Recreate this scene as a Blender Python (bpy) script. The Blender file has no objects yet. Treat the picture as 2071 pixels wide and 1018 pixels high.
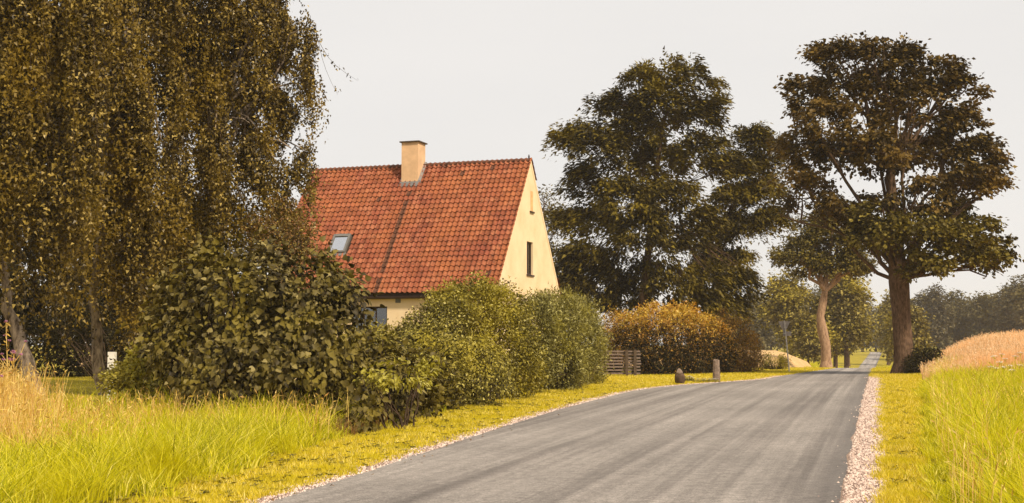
import bpy, math, random
import numpy as np
from mathutils import Matrix, Vector

# ------------------------------------------------------------------ camera, sky, sun, exposure
S = bpy.context.scene
col = S.collection
F, CX, CY, HZ, EYE = 2600.0, 1035.5, 509.0, 696.0, 1.6      # focal length in photo pixels, horizon row, eye height
TILT = math.atan((HZ - CY) / F)
cam_d = bpy.data.cameras.new('camera')
cam_d.sensor_width = 36; cam_d.lens = F / 2071 * 36; cam_d.clip_end = 6000; cam_d.clip_start = 0.1
cam = bpy.data.objects.new('camera', cam_d); col.objects.link(cam)
cam.location = (0, 0, EYE); cam.rotation_euler = (math.pi / 2 + TILT, 0, 0)
S.camera = cam

SUN_EL, SUN_AZ = 45.0, 142.0            # azimuth clockwise from +Y (the view): behind the camera, from the right
w = bpy.data.worlds.new('World'); S.world = w; w.use_nodes = True
nt = w.node_tree; nt.nodes.clear()
sky = nt.nodes.new('ShaderNodeTexSky'); sky.sky_type = 'NISHITA'; sky.sun_disc = False
sky.sun_elevation = math.radians(SUN_EL); sky.sun_rotation = math.radians(SUN_AZ)
mix = nt.nodes.new('ShaderNodeMix'); mix.data_type = 'RGBA'; mix.inputs[0].default_value = 0.93
mix.inputs[7].default_value = (8.45, 8.15, 7.85, 1)    # high even cloud
bg = nt.nodes.new('ShaderNodeBackground'); bg.inputs[1].default_value = 0.1
out = nt.nodes.new('ShaderNodeOutputWorld')
tc = nt.nodes.new('ShaderNodeTexCoord'); mp = nt.nodes.new('ShaderNodeMapping'); mp.inputs['Scale'].default_value = (1, 1, 3)
nz_ = nt.nodes.new('ShaderNodeTexNoise'); nz_.inputs['Scale'].default_value = 2.2; nz_.inputs['Detail'].default_value = 4
cr_ = nt.nodes.new('ShaderNodeValToRGB'); cr_.color_ramp.elements[0].position = .3; cr_.color_ramp.elements[1].position = .7
cr_.color_ramp.elements[0].color = (8.55, 8.28, 7.98, 1); cr_.color_ramp.elements[1].color = (9.2, 8.85, 8.45, 1)
nt.links.new(tc.outputs['Generated'], mp.inputs[0]); nt.links.new(mp.outputs[0], nz_.inputs['Vector'])
nt.links.new(nz_.outputs['Fac'], cr_.inputs[0]); nt.links.new(cr_.outputs[0], mix.inputs[7])
nt.links.new(sky.outputs[0], mix.inputs[6]); nt.links.new(mix.outputs[2], bg.inputs[0]); nt.links.new(bg.outputs[0], out.inputs[0])

sd = bpy.data.lights.new('sun', 'SUN'); sd.energy = 5.0; sd.angle = math.radians(6); sd.color = (1.0, 0.86, 0.66)
sun = bpy.data.objects.new('sun', sd); col.objects.link(sun)
_a, _e = math.radians(SUN_AZ), math.radians(SUN_EL)
to_sun = Vector((math.sin(_a) * math.cos(_e), math.cos(_a) * math.cos(_e), math.sin(_e)))
sun.rotation_euler = to_sun.to_track_quat('Z', 'Y').to_euler(); sun.location = (20, -30, 60)
S.view_settings.view_transform = 'Standard'; S.view_settings.look = 'None'
S.view_settings.exposure = 0.0; S.view_settings.gamma = 1.0; S.view_settings.use_curve_mapping = False
S.render.engine = 'CYCLES'
S.cycles.max_bounces = 6; S.cycles.diffuse_bounces = 3; S.cycles.transmission_bounces = 4
S.cycles.volume_bounces = 1; S.cycles.transparent_max_bounces = 6; S.cycles.use_denoising = True
S.cycles.caustics_reflective = False; S.cycles.caustics_refractive = False

# ------------------------------------------------------------------ pixel <-> place helpers
ct, st = math.cos(TILT), math.sin(TILT)
def ray(px, py):
    a, b = (px - CX) / F, (CY - py) / F
    return np.array([a, ct - b * st, st + b * ct])
def at(px, py, y):
    r = ray(px, py); return np.array([0, 0, EYE]) + r * (y / r[1])
def smooth(t):
    t = np.clip(t, 0, 1); return t * t * (3 - 2 * t)
_ky = np.array([-60, 0, 12, 25, 40, 55, 70, 85, 100, 130, 180, 230, 275, 325, 420, 600, 3000.])
_kz = np.array([0, 0, 0, .1, .22, .22, .13, 0, -.25, -1.4, -2.65, -2.56, -1.7, -.65, -.3, 0, 0.])
_fy = np.arange(-60, 3001, 1.0); _fz = np.interp(_fy, _ky, _kz)
_k = np.hanning(15); _k /= _k.sum(); _fz = np.convolve(np.pad(_fz, 7, mode='edge'), _k, 'valid')
def base(y): return np.interp(y, _fy, _fz)
def hit(px, py):
    r = ray(px, py)
    for y in np.arange(5, 420, 0.25):
        p = r * (y / r[1])
        if p[2] + EYE <= base(y): return p[0], y
    return p[0], y
Lpx = [(560, 1018), (700, 972), (1000, 870), (1130, 830), (1270, 793), (1340, 783), (1400, 778.5), (1450, 775), (1540, 769), (1575, 762), (1620, 755), (1660, 749.5), (1685, 746)]
Rpx = [(1700, 1018), (1722, 900), (1735, 850), (1746, 800), (1757, 765), (1762, 752), (1765, 746)]
Lt = [hit(*p) for p in Lpx]; Rt = [hit(*p) for p in Rpx]
def ext(t, far):
    t = sorted(t, key=lambda p: p[1]); (x0, y0), (x1, y1) = t[0], t[1]
    s = (x1 - x0) / (y1 - y0)
    t = [(x0 - s * (y0 + 60), -60)] + t + far
    return np.array([p[1] for p in t]), np.array([p[0] for p in t])
LY, LX = ext(Lt, [((1734 - CX) / F * 230, 230), ((1757 - CX) / F * 325, 325), (178, 640), (900, 3000)])
RY, RX = ext(Rt, [((1768 - CX) / F * 230, 230), ((1781 - CX) / F * 325, 325), (181, 640), (903, 3000)])
def _sm(Y, X):
    f = np.interp(_fy, Y, X); k = np.hanning(7); k /= k.sum()
    return np.convolve(np.pad(f, 3, mode='reflect', reflect_type='odd'), k, 'valid')
_fl, _fr = _sm(LY, LX), _sm(RY, RX)
def RL(y): return np.interp(y, _fy, _fl)
def RR(y): return np.interp(y, _fy, _fr)
_ty = np.array([-60, 12, 42, 60, 80, 105, 130, 200, 300, 600, 3000.])
_tr = np.array([.1, .15, .3, .75, 1.25, 1.0, .5, -.3, -.5, -.2, 0])
_tly = np.array([-60, 85, 105, 150, 200, 300, 600, 3000.]); _tl = np.array([0, 0, -.05, .15, 0, -.2, 0, 0.])
def gz(x, y):
    x = np.asarray(x, float); y = np.asarray(y, float); b = base(y)
    ur, ul = x - RR(y), RL(y) - x
    wr = np.interp(y, [60, 150], [6, 16])
    z = b + (np.interp(y, _ty, _tr) - b) * smooth((ur - .9) / wr)
    tl = np.where(y < 85, b, np.interp(y, _tly, _tl))
    return z + (tl - b) * smooth((ul - 2.5) / np.interp(y, [90, 105, 150, 200], [12, 5, 6, 14]))
def ground_hit(px, py, y0=6):
    r = ray(px, py)
    for y in np.arange(y0, 420, 0.2):
        p = r * (y / r[1])
        if p[2] + EYE <= gz(p[0], y): break
    return np.array([p[0], y, float(gz(p[0], y))])

# ------------------------------------------------------------------ mesh helpers
class MB:
    """collects vertices and faces, then links them as ONE mesh object"""
    def __init__(s): s.v, s.f, s.n, s.m, s.sm = [], [], 0, [], []
    def add(s, v, f, mi=0, smooth=False):
        v = np.asarray(v, float).reshape(-1, 3); f = np.asarray(f, int)
        s.v.append(v); s.f.append(f + s.n); s.n += len(v); s.m.append(mi); s.sm.append(smooth); return s
    def box(s, x0, x1, y0, y1, z0, z1, mi=0):
        v = [(x, y, z) for z in (z0, z1) for y in (y0, y1) for x in (x0, x1)]
        return s.add(v, [(0, 2, 3, 1), (4, 5, 7, 6), (0, 1, 5, 4), (2, 6, 7, 3), (0, 4, 6, 2), (1, 3, 7, 5)], mi)
    def tube(s, pts, rad, n=6, mi=0, cap=True):
        pts = np.asarray(pts, float); m = len(pts); rad = np.broadcast_to(rad, m)
        d = np.gradient(pts, axis=0); d /= np.linalg.norm(d, axis=1)[:, None] + 1e-9
        ref = np.where(np.abs(d[:, 2:3]) > .9, [[1., 0, 0]], [[0, 0, 1.]])
        a = np.cross(d, ref); a /= np.linalg.norm(a, axis=1)[:, None]; b = np.cross(d, a)
        for i in range(1, m):      # keep the frame from flipping
            if np.dot(a[i], a[i - 1]) < 0: a[i] = -a[i]; b[i] = -b[i]
        th = np.arange(n) / n * 2 * math.pi
        v = pts[:, None] + rad[:, None, None] * (a[:, None] * np.cos(th)[None, :, None] + b[:, None] * np.sin(th)[None, :, None])
        i = np.arange(m - 1)[:, None] * n; j = np.arange(n)[None]; k = (j + 1) % n
        f = np.stack([i + j, i + k, i + n + k, i + n + j], -1).reshape(-1, 4)
        s.add(v.reshape(-1, 3), f, mi, True)
        return s
    def prism(s, poly, axis, t0, t1, mi=0):
        """poly in 2D extruded along an axis (0 x, 1 y, 2 z) from t0 to t1"""
        n = len(poly); vs = []
        for t in (t0, t1):
            for (a, b) in poly:
                p = [a, b]; p.insert(axis, t); vs.append(p)
        m = MB._tri
        f = [(i, (i + 1) % n, n + (i + 1) % n, n + i) for i in range(n)]
        s.add(vs, f, mi)
        s.add(vs, [[0, i, i + 1] for i in range(1, n - 1)] + [[n, n + i + 1, n + i] for i in range(1, n - 1)], mi)
        return s
    _tri = None
    def build(s, name, mats, parent=None, uv=None):
        me = bpy.data.meshes.new(name)
        V = np.concatenate(s.v) if s.v else np.zeros((0, 3))
        tot, loops, mi, smf = [], [], [], []
        for f, m, sm in zip(s.f, s.m, s.sm):
            if len(f) == 0: continue
            tot.append(np.full(len(f), f.shape[1])); loops.append(f.ravel())
            mi.append(np.broadcast_to(m, len(f))); smf.append(np.full(len(f), sm))
        tot = np.concatenate(tot); loops = np.concatenate(loops); mi = np.concatenate(mi); smf = np.concatenate(smf)
        me.vertices.add(len(V)); me.vertices.foreach_set('co', V.astype(np.float32).ravel())
        me.loops.add(len(loops)); me.loops.foreach_set('vertex_index', loops.astype(np.int32))
        me.polygons.add(len(tot)); me.polygons.foreach_set('loop_start', np.concatenate([[0], np.cumsum(tot)[:-1]]).astype(np.int32))
        me.polygons.foreach_set('loop_total', tot.astype(np.int32))
        me.polygons.foreach_set('material_index', mi.astype(np.int32)); me.polygons.foreach_set('use_smooth', smf)
        for m in (mats if isinstance(mats, (list, tuple)) else [mats]): me.materials.append(m)
        if uv is not None:
            l = me.uv_layers.new(name='UVMap'); l.data.foreach_set('uv', np.asarray(uv, np.float32)[loops].ravel())
        me.update(calc_edges=True)
        o = bpy.data.objects.new(name, me); col.objects.link(o)
        if parent is not None: o.parent = parent
        return o
def tag(o, label=None, cat=None, group=None, kind=None):
    for k, v in (('label', label), ('category', cat), ('group', group), ('kind', kind)):
        if v: o[k] = v
    return o
def empty(name, loc=(0, 0, 0), rz=0, **k):
    o = bpy.data.objects.new(name, None); col.objects.link(o); o.empty_display_size = .3
    o.location = [float(v) for v in loc]; o.rotation_euler = (0, 0, rz); return tag(o, **k)
def unit(v): return v / (np.linalg.norm(v, axis=-1, keepdims=True) + 1e-9)
def rdir(rng, n): return unit(rng.normal(size=(n, 3)))
def leaves(mb, P, D, N, L, W, mi=0, bend=0.0, tri=False):
    """rhombic leaves: P stalk ends, D long axis, N rough normal"""
    D = unit(D); A = unit(np.cross(D, N)); Nn = np.cross(A, D)
    n = len(P); L = np.broadcast_to(L, n)[:, None]; W = np.broadcast_to(W, n)[:, None]
    if tri:
        v = np.stack([P - A * W * .55, P + A * W * .55, P + D * L], 1).reshape(-1, 3); mb.add(v, np.arange(3 * n).reshape(n, 3), mi); return mb
    mid = P + D * L * .42
    v = np.stack([P, mid + A * W / 2 + Nn * L * bend, P + D * L - Nn * L * bend, mid - A * W / 2 + Nn * L * bend], 1).reshape(-1, 3)
    mb.add(v, np.arange(4 * n).reshape(n, 4), mi); return mb

# ------------------------------------------------------------------ materials
def new_mat(name):
    m = bpy.data.materials.new(name); m.use_nodes = True; t = m.node_tree
    return m, t, t.nodes['Principled BSDF'], t.nodes['Material Output']
def nd(t, kind, **k):
    n = t.nodes.new('ShaderNode' + kind)
    for a, v in k.items(): setattr(n, a, v)
    return n
def noise(t, scale, detail=4, rough=.6, vec=None, sc=None):
    n = nd(t, 'TexNoise'); n.inputs['Scale'].default_value = scale; n.inputs['Detail'].default_value = detail
    n.inputs['Roughness'].default_value = rough
    if vec is None:
        g = nd(t, 'NewGeometry'); vec = g.outputs['Position']
    if sc:
        mp = nd(t, 'Mapping'); mp.inputs['Scale'].default_value = sc; t.links.new(vec, mp.inputs[0]); vec = mp.outputs[0]
    t.links.new(vec, n.inputs['Vector']); return n.outputs['Fac']
def ramp(t, fac, stops, interp='LINEAR'):
    r = nd(t, 'ValToRGB'); e = r.color_ramp; e.interpolation = interp
    while len(e.elements) < len(stops): e.elements.new(.5)
    for el, (p, c) in zip(e.elements, stops):
        el.position = p; el.color = (*c, 1) if not np.isscalar(c) else (c, c, c, 1)
    t.links.new(fac, r.inputs[0]); return r.outputs[0]
def mixc(t, fac, a, b, mode='MIX'):
    m = nd(t, 'Mix', data_type='RGBA', blend_type=mode)
    for s, v in ((m.inputs[0], fac), (m.inputs[6], a), (m.inputs[7], b)):
        if hasattr(v, 'links'): t.links.new(v, s)
        elif np.isscalar(v): s.default_value = v
        else: s.default_value = (*v, 1)
    return m.outputs[2]
def bump(t, b, h, strength, dist=.01):
    n = nd(t, 'Bump'); n.inputs['Strength'].default_value = strength; n.inputs['Distance'].default_value = dist
    t.links.new(h, n.inputs['Height']); t.links.new(n.outputs[0], b.inputs['Normal'])
def leaf_mat(name, cols, rough=.5, trans=.25, patch=None, pscale=.5, spec=.4, pw=1.0):
    """cols: list of leaf colours picked per leaf; patch: colour of branches that differ, by low-frequency noise"""
    m, t, b, o = new_mat(name)
    g = nd(t, 'NewGeometry'); n = len(cols)
    c = ramp(t, g.outputs['Random Per Island'], [((i / max(n - 1, 1)) ** (1 / pw), x) for i, x in enumerate(cols)])
    if patch is not None:
        f = ramp(t, noise(t, pscale, 3), [(.46, 0.), (.62, 1.)]); c = mixc(t, f, c, patch)
    t.links.new(c, b.inputs['Base Color']); b.inputs['Roughness'].default_value = rough
    b.inputs['Specular IOR Level'].default_value = spec
    tr = nd(t, 'BsdfTranslucent'); hs = nd(t, 'HueSaturation'); hs.inputs['Value'].default_value = 1.3; hs.inputs['Saturation'].default_value = 1.1
    t.links.new(c, hs.inputs['Color']); t.links.new(hs.outputs[0], tr.inputs[0])
    mx = nd(t, 'MixShader'); mx.inputs[0].default_value = trans
    t.links.new(b.outputs[0], mx.inputs[1]); t.links.new(tr.outputs[0], mx.inputs[2]); t.links.new(mx.outputs[0], o.inputs[0])
    return m
def plain(name, c, rough=.7, var=.25, scale=6, bmp=0, spec=.3, metal=0, c2=None):
    m, t, b, o = new_mat(name)
    f = noise(t, scale, 5)
    lo = tuple(v * (1 - var) for v in c); hi = tuple(min(1, v * (1 + var)) for v in c)
    cc = ramp(t, f, [(.3, c2 or lo), (.7, hi)]); t.links.new(cc, b.inputs['Base Color'])
    b.inputs['Roughness'].default_value = rough; b.inputs['Specular IOR Level'].default_value = spec; b.inputs['Metallic'].default_value = metal
    if bmp: bump(t, b, f, bmp, .02)
    return m
def bark_mat(name, c1, c2, scale=3, zs=.3, lenticel=False):
    m, t, b, o = new_mat(name)
    f = noise(t, scale * 4, 6, .7, sc=(1, 1, zs)); c = ramp(t, f, [(.35, c1), (.62, c2)])
    t.links.new(c, b.inputs['Base Color']); b.inputs['Roughness'].default_value = .9; b.inputs['Specular IOR Level'].default_value = .1
    bump(t, b, f, .8, .05); return m

M = {}
M['birch'] = leaf_mat('birch_leaf', [(.022, .013, .003), (.055, .036, .006), (.12, .08, .012), (.27, .185, .03), (.50, .37, .12)], .42, .14, (.20, .13, .015), .6, .22, 1.75)
M['birch_bark'] = bark_mat('birch_bark', (.045, .028, .018), (.42, .33, .25), 2.2, .35)
M['bark'] = bark_mat('rough_bark', (.05, .028, .016), (.17, .105, .065), 3)
M['pale_bark'] = bark_mat('pale_bark', (.20, .12, .075), (.42, .27, .17), 2.5)
M['twig'] = bark_mat('twig_bark', (.04, .025, .015), (.10, .065, .04), 3)
M['locust'] = leaf_mat('locust_leaf', [(.017, .012, .003), (.038, .028, .004), (.085, .062, .008), (.20, .15, .02)], .5, .14, (.19, .14, .014), .3, .12, 1.5)
M['maple'] = leaf_mat('maple_leaf', [(.020, .012, .003), (.042, .027, .005), (.095, .060, .011), (.24, .16, .035)], .45, .12, (.15, .09, .016), .35, .15, 1.5)
M['maple_green'] = leaf_mat('maple_green_leaf', [(.025, .018, .003), (.06, .045, .007), (.12, .092, .014), (.26, .20, .035)], .45, .15, (.16, .12, .014), .5, .15, 1.4)
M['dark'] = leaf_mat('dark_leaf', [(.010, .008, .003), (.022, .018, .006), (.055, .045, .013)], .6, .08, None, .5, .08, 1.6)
M['mid'] = leaf_mat('avenue_leaf', [(.05, .036, .008), (.12, .09, .016), (.23, .18, .032), (.42, .34, .09)], .55, .2, (.34, .27, .03), .25, .2, 1.4)
M['far'] = leaf_mat('wood_leaf', [(.045, .034, .016), (.085, .068, .03), (.15, .125, .055)], .7, .1, (.13, .105, .03), .08, .2, 1.2)
M['biglf'] = leaf_mat('broad_leaf', [(.018, .012, .003), (.055, .040, .009), (.13, .10, .024), (.30, .24, .09)], .5, .08, (.17, .13, .02), 1.1, .14, 1.5)
M['hedge'] = leaf_mat('hedge_leaf', [(.035, .028, .005), (.12, .097, .014), (.27, .225, .03), (.58, .50, .15)], .4, .2, (.34, .275, .03), .6, .2, 1.35)
M['hedge2'] = leaf_mat('willow_hedge_leaf', [(.05, .042, .008), (.14, .12, .025), (.27, .24, .06), (.52, .47, .18)], .42, .2, (.30, .255, .04), .8, .2, 1.4)
M['spray'] = leaf_mat('yellow_spray_leaf', [(.20, .17, .02), (.34, .29, .03), (.45, .40, .06)], .45, .3)
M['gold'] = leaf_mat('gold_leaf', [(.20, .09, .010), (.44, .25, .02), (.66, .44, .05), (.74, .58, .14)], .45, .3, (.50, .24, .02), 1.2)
M['russet'] = leaf_mat('russet_leaf', [(.09, .04, .012), (.17, .08, .02), (.26, .14, .03), (.12, .09, .02)], .5, .2)
M['copper'] = leaf_mat('copper_leaf', [(.035, .018, .005), (.11, .055, .012), (.26, .135, .025), (.16, .11, .02)], .5, .15, (.30, .16, .02), 1.0, .2, 1.2)
M['roof_dark'] = plain('roof_felt', (.05, .03, .02), .9)
M['zinc'] = plain('zinc_flashing', (.30, .29, .29), .45, .25, 8, 0, .5, .3)
M['dark_paint'] = plain('dark_painted_wood', (.035, .018, .013), .5)
M['grey_frame'] = plain('grey_aluminium', (.16, .15, .14), .4, .15, 8)
M['white'] = plain('white_paint', (.72, .69, .63), .6, .08, 4)
M['stone'] = plain('field_stone', (.09, .055, .035), .9, .5, 9, .8)
M['granite'] = plain('granite_post', (.21, .15, .11), .9, .45, 10, .8)
M['board'] = plain('weathered_board', (.17, .125, .10), .85, .4, 14, .3)
M['dark_board'] = plain('dark_post', (.075, .05, .03), .85, .35, 14, .3)
M['galv'] = plain('galvanised_steel', (.55, .51, .47), .5, .15, 20, 0, .5, .1)
M['sign_back'] = plain('sign_back', (.33, .29, .27), .5, .1, 10)
M['petal'] = plain('white_petal', (.75, .70, .60), .7, .08)
M['thistle'] = plain('thistle_purple', (.42, .18, .28), .7, .2)

def wall_mat():
    m, t, b, o = new_mat('cream_render')
    f = noise(t, 1.1, 6, .65); c = ramp(t, f, [(.3, (.72, .53, .32)), (.55, (.78, .61, .395)), (.8, (.82, .67, .46))])
    s = ramp(t, noise(t, 5, 5, .7, sc=(1, 1, .15)), [(.60, 0.), (.78, .35)]); c = mixc(t, s, c, (.56, .36, .17))
    t.links.new(c, b.inputs['Base Color']); b.inputs['Roughness'].default_value = .9; b.inputs['Specular IOR Level'].default_value = .15
    bump(t, b, noise(t, 40, 4), .25, .01); return m
M['wall'] = wall_mat()
M['peach'] = plain('peach_render', (.66, .43, .25), .9, .14, 3, .3)
def tile_mat():
    m, t, b, o = new_mat('clay_tile')
    oi = nd(t, 'ObjectInfo'); g = nd(t, 'NewGeometry'); ad = nd(t, 'Math', operation='ADD')
    t.links.new(g.outputs['Random Per Island'], ad.inputs[0]); t.links.new(oi.outputs['Random'], ad.inputs[1])
    fr = nd(t, 'Math', operation='FRACT'); t.links.new(ad.outputs[0], fr.inputs[0])
    c = ramp(t, fr.outputs[0], [(0, (.15, .036, .018)), (.3, (.215, .053, .026)), (.7, (.27, .073, .038)), (.93, (.34, .12, .062)), (1, (.16, .04, .02))])
    n1 = ramp(t, noise(t, .7, 5, .6), [(.35, 0.), (.7, .55)]); c = mixc(t, n1, c, (.43, .15, .045))
    n2 = ramp(t, noise(t, 7, 6, .75), [(.50, 0.), (.66, .9)]); c = mixc(t, n2, c, (.10, .035, .018))
    n3 = ramp(t, noise(t, 3.1, 6, .8), [(.70, 0.), (.76, .9)]); c = mixc(t, n3, c, (.055, .030, .018))
    t.links.new(c, b.inputs['Base Color']); b.inputs['Roughness'].default_value = .75; b.inputs['Specular IOR Level'].default_value = .25
    bump(t, b, noise(t, 30, 5), .3, .01); return m
M['tile'] = tile_mat()
M['tile_dark'] = plain('mossy_tile', (.11, .042, .022), .9, .6, 7)
def glass_mat(name, tint=(.8, .85, .85), refl=.35):
    m, t, b, o = new_mat(name)
    gl = nd(t, 'BsdfGlossy'); gl.inputs['Roughness'].default_value = .03; gl.inputs[0].default_value = (.9, .92, .95, 1)
    tr = nd(t, 'BsdfTransparent'); tr.inputs[0].default_value = (*tint, 1)
    mx = nd(t, 'MixShader'); mx.inputs[0].default_value = refl
    t.links.new(tr.outputs[0], mx.inputs[1]); t.links.new(gl.outputs[0], mx.inputs[2]); t.links.new(mx.outputs[0], o.inputs[0]); return m
M['glass'] = glass_mat('window_glass', (.5, .52, .5), .14); M['glass_sky'] = glass_mat('skylight_glass', (.9, .92, .95), .6)
def asphalt():
    m, t, b, o = new_mat('asphalt')
    u = nd(t, 'UVMap'); uv = u.outputs[0]
    c = ramp(t, noise(t, 1, 5, .6, vec=uv, sc=(1.5, .022, 1)), [(.34, (.17, .148, .134)), (.5, (.27, .240, .216)), (.72, (.335, .30, .27))])
    c3 = ramp(t, noise(t, 1, 4, .7, vec=uv, sc=(4.5, .035, 1)), [(.36, .80), (.66, 1.12)]); c = mixc(t, 1.0, c, c3, 'MULTIPLY')
    n0 = ramp(t, noise(t, .22, 4), [(.35, .80), (.7, 1.12)]); c = mixc(t, 1.0, c, n0, 'MULTIPLY')
    n1 = noise(t, 55, 3, .8); n1b = ramp(t, n1, [(.3, .45), (.7, 1.55)]); c = mixc(t, 1.0, c, n1b, 'MULTIPLY')
    n2 = ramp(t, noise(t, 8, 9, .92), [(.38, .62), (.64, 1.35)]); c = mixc(t, 1.0, c, n2, 'MULTIPLY')
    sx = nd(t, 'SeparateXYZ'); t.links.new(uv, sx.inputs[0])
    mr = nd(t, 'MapRange'); mr.inputs[1].default_value = 30; mr.inputs[2].default_value = 110; t.links.new(sx.outputs[1], mr.inputs[0])     # roadside tree's shadow painted as a dark band, paler asphalt beyond
    c = mixc(t, 1.0, c, ramp(t, mr.outputs[0], [(0, 1.), (.34, 1.), (.37, .80), (.46, .78), (.50, 1.2), (1, 1.3)]), 'MULTIPLY')      # shadow band multiplied into the colour; tarry edge beside the gravel comes next
    e = nd(t, 'MapRange'); e.inputs[1].default_value = 0; e.inputs[2].default_value = .55; e.inputs[3].default_value = .55; e.inputs[4].default_value = 0
    t.links.new(sx.outputs[0], e.inputs[0]); c = mixc(t, e.outputs[0], c, (.07, .062, .06))
    t.links.new(c, b.inputs['Base Color']); b.inputs['Roughness'].default_value = .8; b.inputs['Specular IOR Level'].default_value = .3
    bump(t, b, n1, .5, .01); return m
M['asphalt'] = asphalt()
def ground_mat(name, a, b_, c_, s1=.6, s2=9):
    m, t, b, o = new_mat(name)
    c = ramp(t, noise(t, s1, 5), [(.32, a), (.66, b_)])
    f = ramp(t, noise(t, s2, 5, .75), [(.42, 0.), (.66, .8)]); c = mixc(t, f, c, c_)
    t.links.new(c, b.inputs['Base Color']); b.inputs['Roughness'].default_value = .95; b.inputs['Specular IOR Level'].default_value = .1
    bump(t, b, noise(t, 25, 5, .8), .8, .05); return m
M['ground'] = ground_mat('turf', (.30, .24, .02), (.46, .36, .03), (.17, .13, .02))
M['gravel'] = ground_mat('gravel', (.36, .26, .20), (.50, .37, .29), (.14, .09, .07), 3, 45)
M['field'] = ground_mat('ripe_field', (.55, .36, .17), (.66, .44, .22), (.45, .27, .11), .3, 4)
M['grass'] = leaf_mat('tall_grass', [(.12, .13, .005), (.36, .36, .010), (.56, .52, .014), (.70, .62, .03), (.84, .74, .20)], .5, .35, (.56, .50, .012), .9, .1)
M['mown'] = leaf_mat('mown_grass', [(.32, .26, .012), (.58, .45, .015), (.78, .61, .04), (.88, .76, .30)], .55, .3, (.58, .47, .018), 1.1, .1)
M['straw'] = leaf_mat('dry_stalk', [(.44, .25, .05), (.64, .42, .09), (.80, .60, .22), (.46, .22, .07)], .6, .25, None, .5, .1)
M['wheat'] = leaf_mat('wheat', [(.40, .23, .11), (.70, .46, .24), (.82, .60, .36), (.90, .76, .54)], .6, .45, (.80, .50, .25), .5, .1)
M['stone_chip'] = leaf_mat('gravel_stone', [(.12, .075, .06), (.40, .28, .23), (.64, .49, .41), (.78, .66, .57)], .8, 0)

# ------------------------------------------------------------------ ground, road, gravel
rows = np.concatenate([[-120, -80, -60], np.arange(-40, 130, 1.), np.arange(130, 460, 5.), [470, 500, 560, 640, 760, 950, 1200]])
lo = -np.array([1200, 950, 700, 450, 300, 220, 160, 120, 90, 70, 55, 45, 38, 32, 27, 23, 20, 17.5, 15, 13, 11, 9.5, 8, 6.5, 5, 4, 3, 2, 1, .5])
ro = -lo[::-1]
def sheet(name, colsf, mat, dz=0., y0=None, y1=None, uvf=False, **tg):
    ys = rows if y0 is None else rows[(rows >= y0) & (rows <= y1)]
    X = colsf(ys); n, m = X.shape; Y = np.repeat(ys[:, None], m, 1); Z = gz(X, Y) + dz
    mb = MB(); i = np.arange(n - 1)[:, None] * m; j = np.arange(m - 1)[None]
    f = np.stack([i + j, i + j + 1, i + m + j + 1, i + m + j], -1).reshape(-1, 4)
    mb.add(np.stack([X, Y, Z], -1).reshape(-1, 3), f, 0, True)
    uv = np.stack([RR(Y) - X, Y], -1).reshape(-1, 2) if uvf else None
    o = mb.build(name, mat, uv=uv); o['kind'] = 'structure'; tag(o, **tg); return o
def gcols(ys):
    L, R = RL(ys)[:, None], RR(ys)[:, None]
    return np.concatenate([L + lo[None], L, (L * 2 + R) / 3, (L + 2 * R) / 3, R, R + ro[None]], 1)
sheet('ground', gcols, M['ground'])
def rcols(ys):
    L, R = RL(ys)[:, None], RR(ys)[:, None]; jl = .05 * np.sin(ys * 1.7)[:, None] + .04 * np.sin(ys * 4.1)[:, None]
    return np.concatenate([L + jl] + [L + (R - L) * k / 12 for k in range(1, 12)] + [R + jl * .5], 1)
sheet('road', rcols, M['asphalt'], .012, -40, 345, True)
def gr(ys):
    R = RR(ys)[:, None]; wd = np.interp(ys, [0, 13, 50, 54], [.5, .48, .62, .25])[:, None] + .05 * np.sin(ys * 2.3)[:, None]
    return np.concatenate([R - .1, R + wd * .5, R + wd], 1)
sheet('gravel_shoulder', gr, M['gravel'], .006, -10, 55)
def gl(ys):
    L = RL(ys)[:, None]; wd = .26 + .10 * np.sin(ys * 1.9)[:, None] + .08 * np.sin(ys * .7)[:, None]
    return np.concatenate([L - wd, L - wd * .5, L + .1], 1)
sheet('gravel_edge', gl, M['gravel'], .006, -10, 58)

rng = np.random.default_rng(7)
def chips(name, n, left):
    u = rng.random(n); y = 9 + (46 if not left else 47) * u ** 1.7
    if left: x = RL(y) - np.abs(rng.normal(0, .17, n)) + .04
    else:
        wd = np.interp(y, [0, 13, 50, 54], [.5, .48, .62, .3]); x = RR(y) + rng.random(n) * wd + np.abs(rng.normal(0, .03, n)) * np.where(rng.random(n) < .04, -3, 1)
    z = gz(x, y) + .008; s = rng.uniform(.006, .017, n) * (1 + y / 60)
    P = np.stack([x, y, z], -1); mb = MB()
    o = np.array([(1, 0, 0), (0, 1, 0), (-1, 0, 0), (0, -1, 0), (0, 0, .9)])
    v = P[:, None] + (o[None] * rng.uniform(.6, 1.3, (n, 5, 1))) * s[:, None, None]
    b = np.arange(n)[:, None, None] * 5
    f = (np.array([[0, 1, 4], [1, 2, 4], [2, 3, 4], [3, 0, 4]])[None] + b).reshape(-1, 3)
    mb.add(v.reshape(-1, 3), f); o = mb.build(name, M['stone_chip']); o['kind'] = 'stuff'
    tag(o, 'loose pale gravel along the %s edge of the asphalt' % ('left' if left else 'right'), 'gravel')
chips('gravel', 22000, False); chips('gravel', 9000, True)

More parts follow.
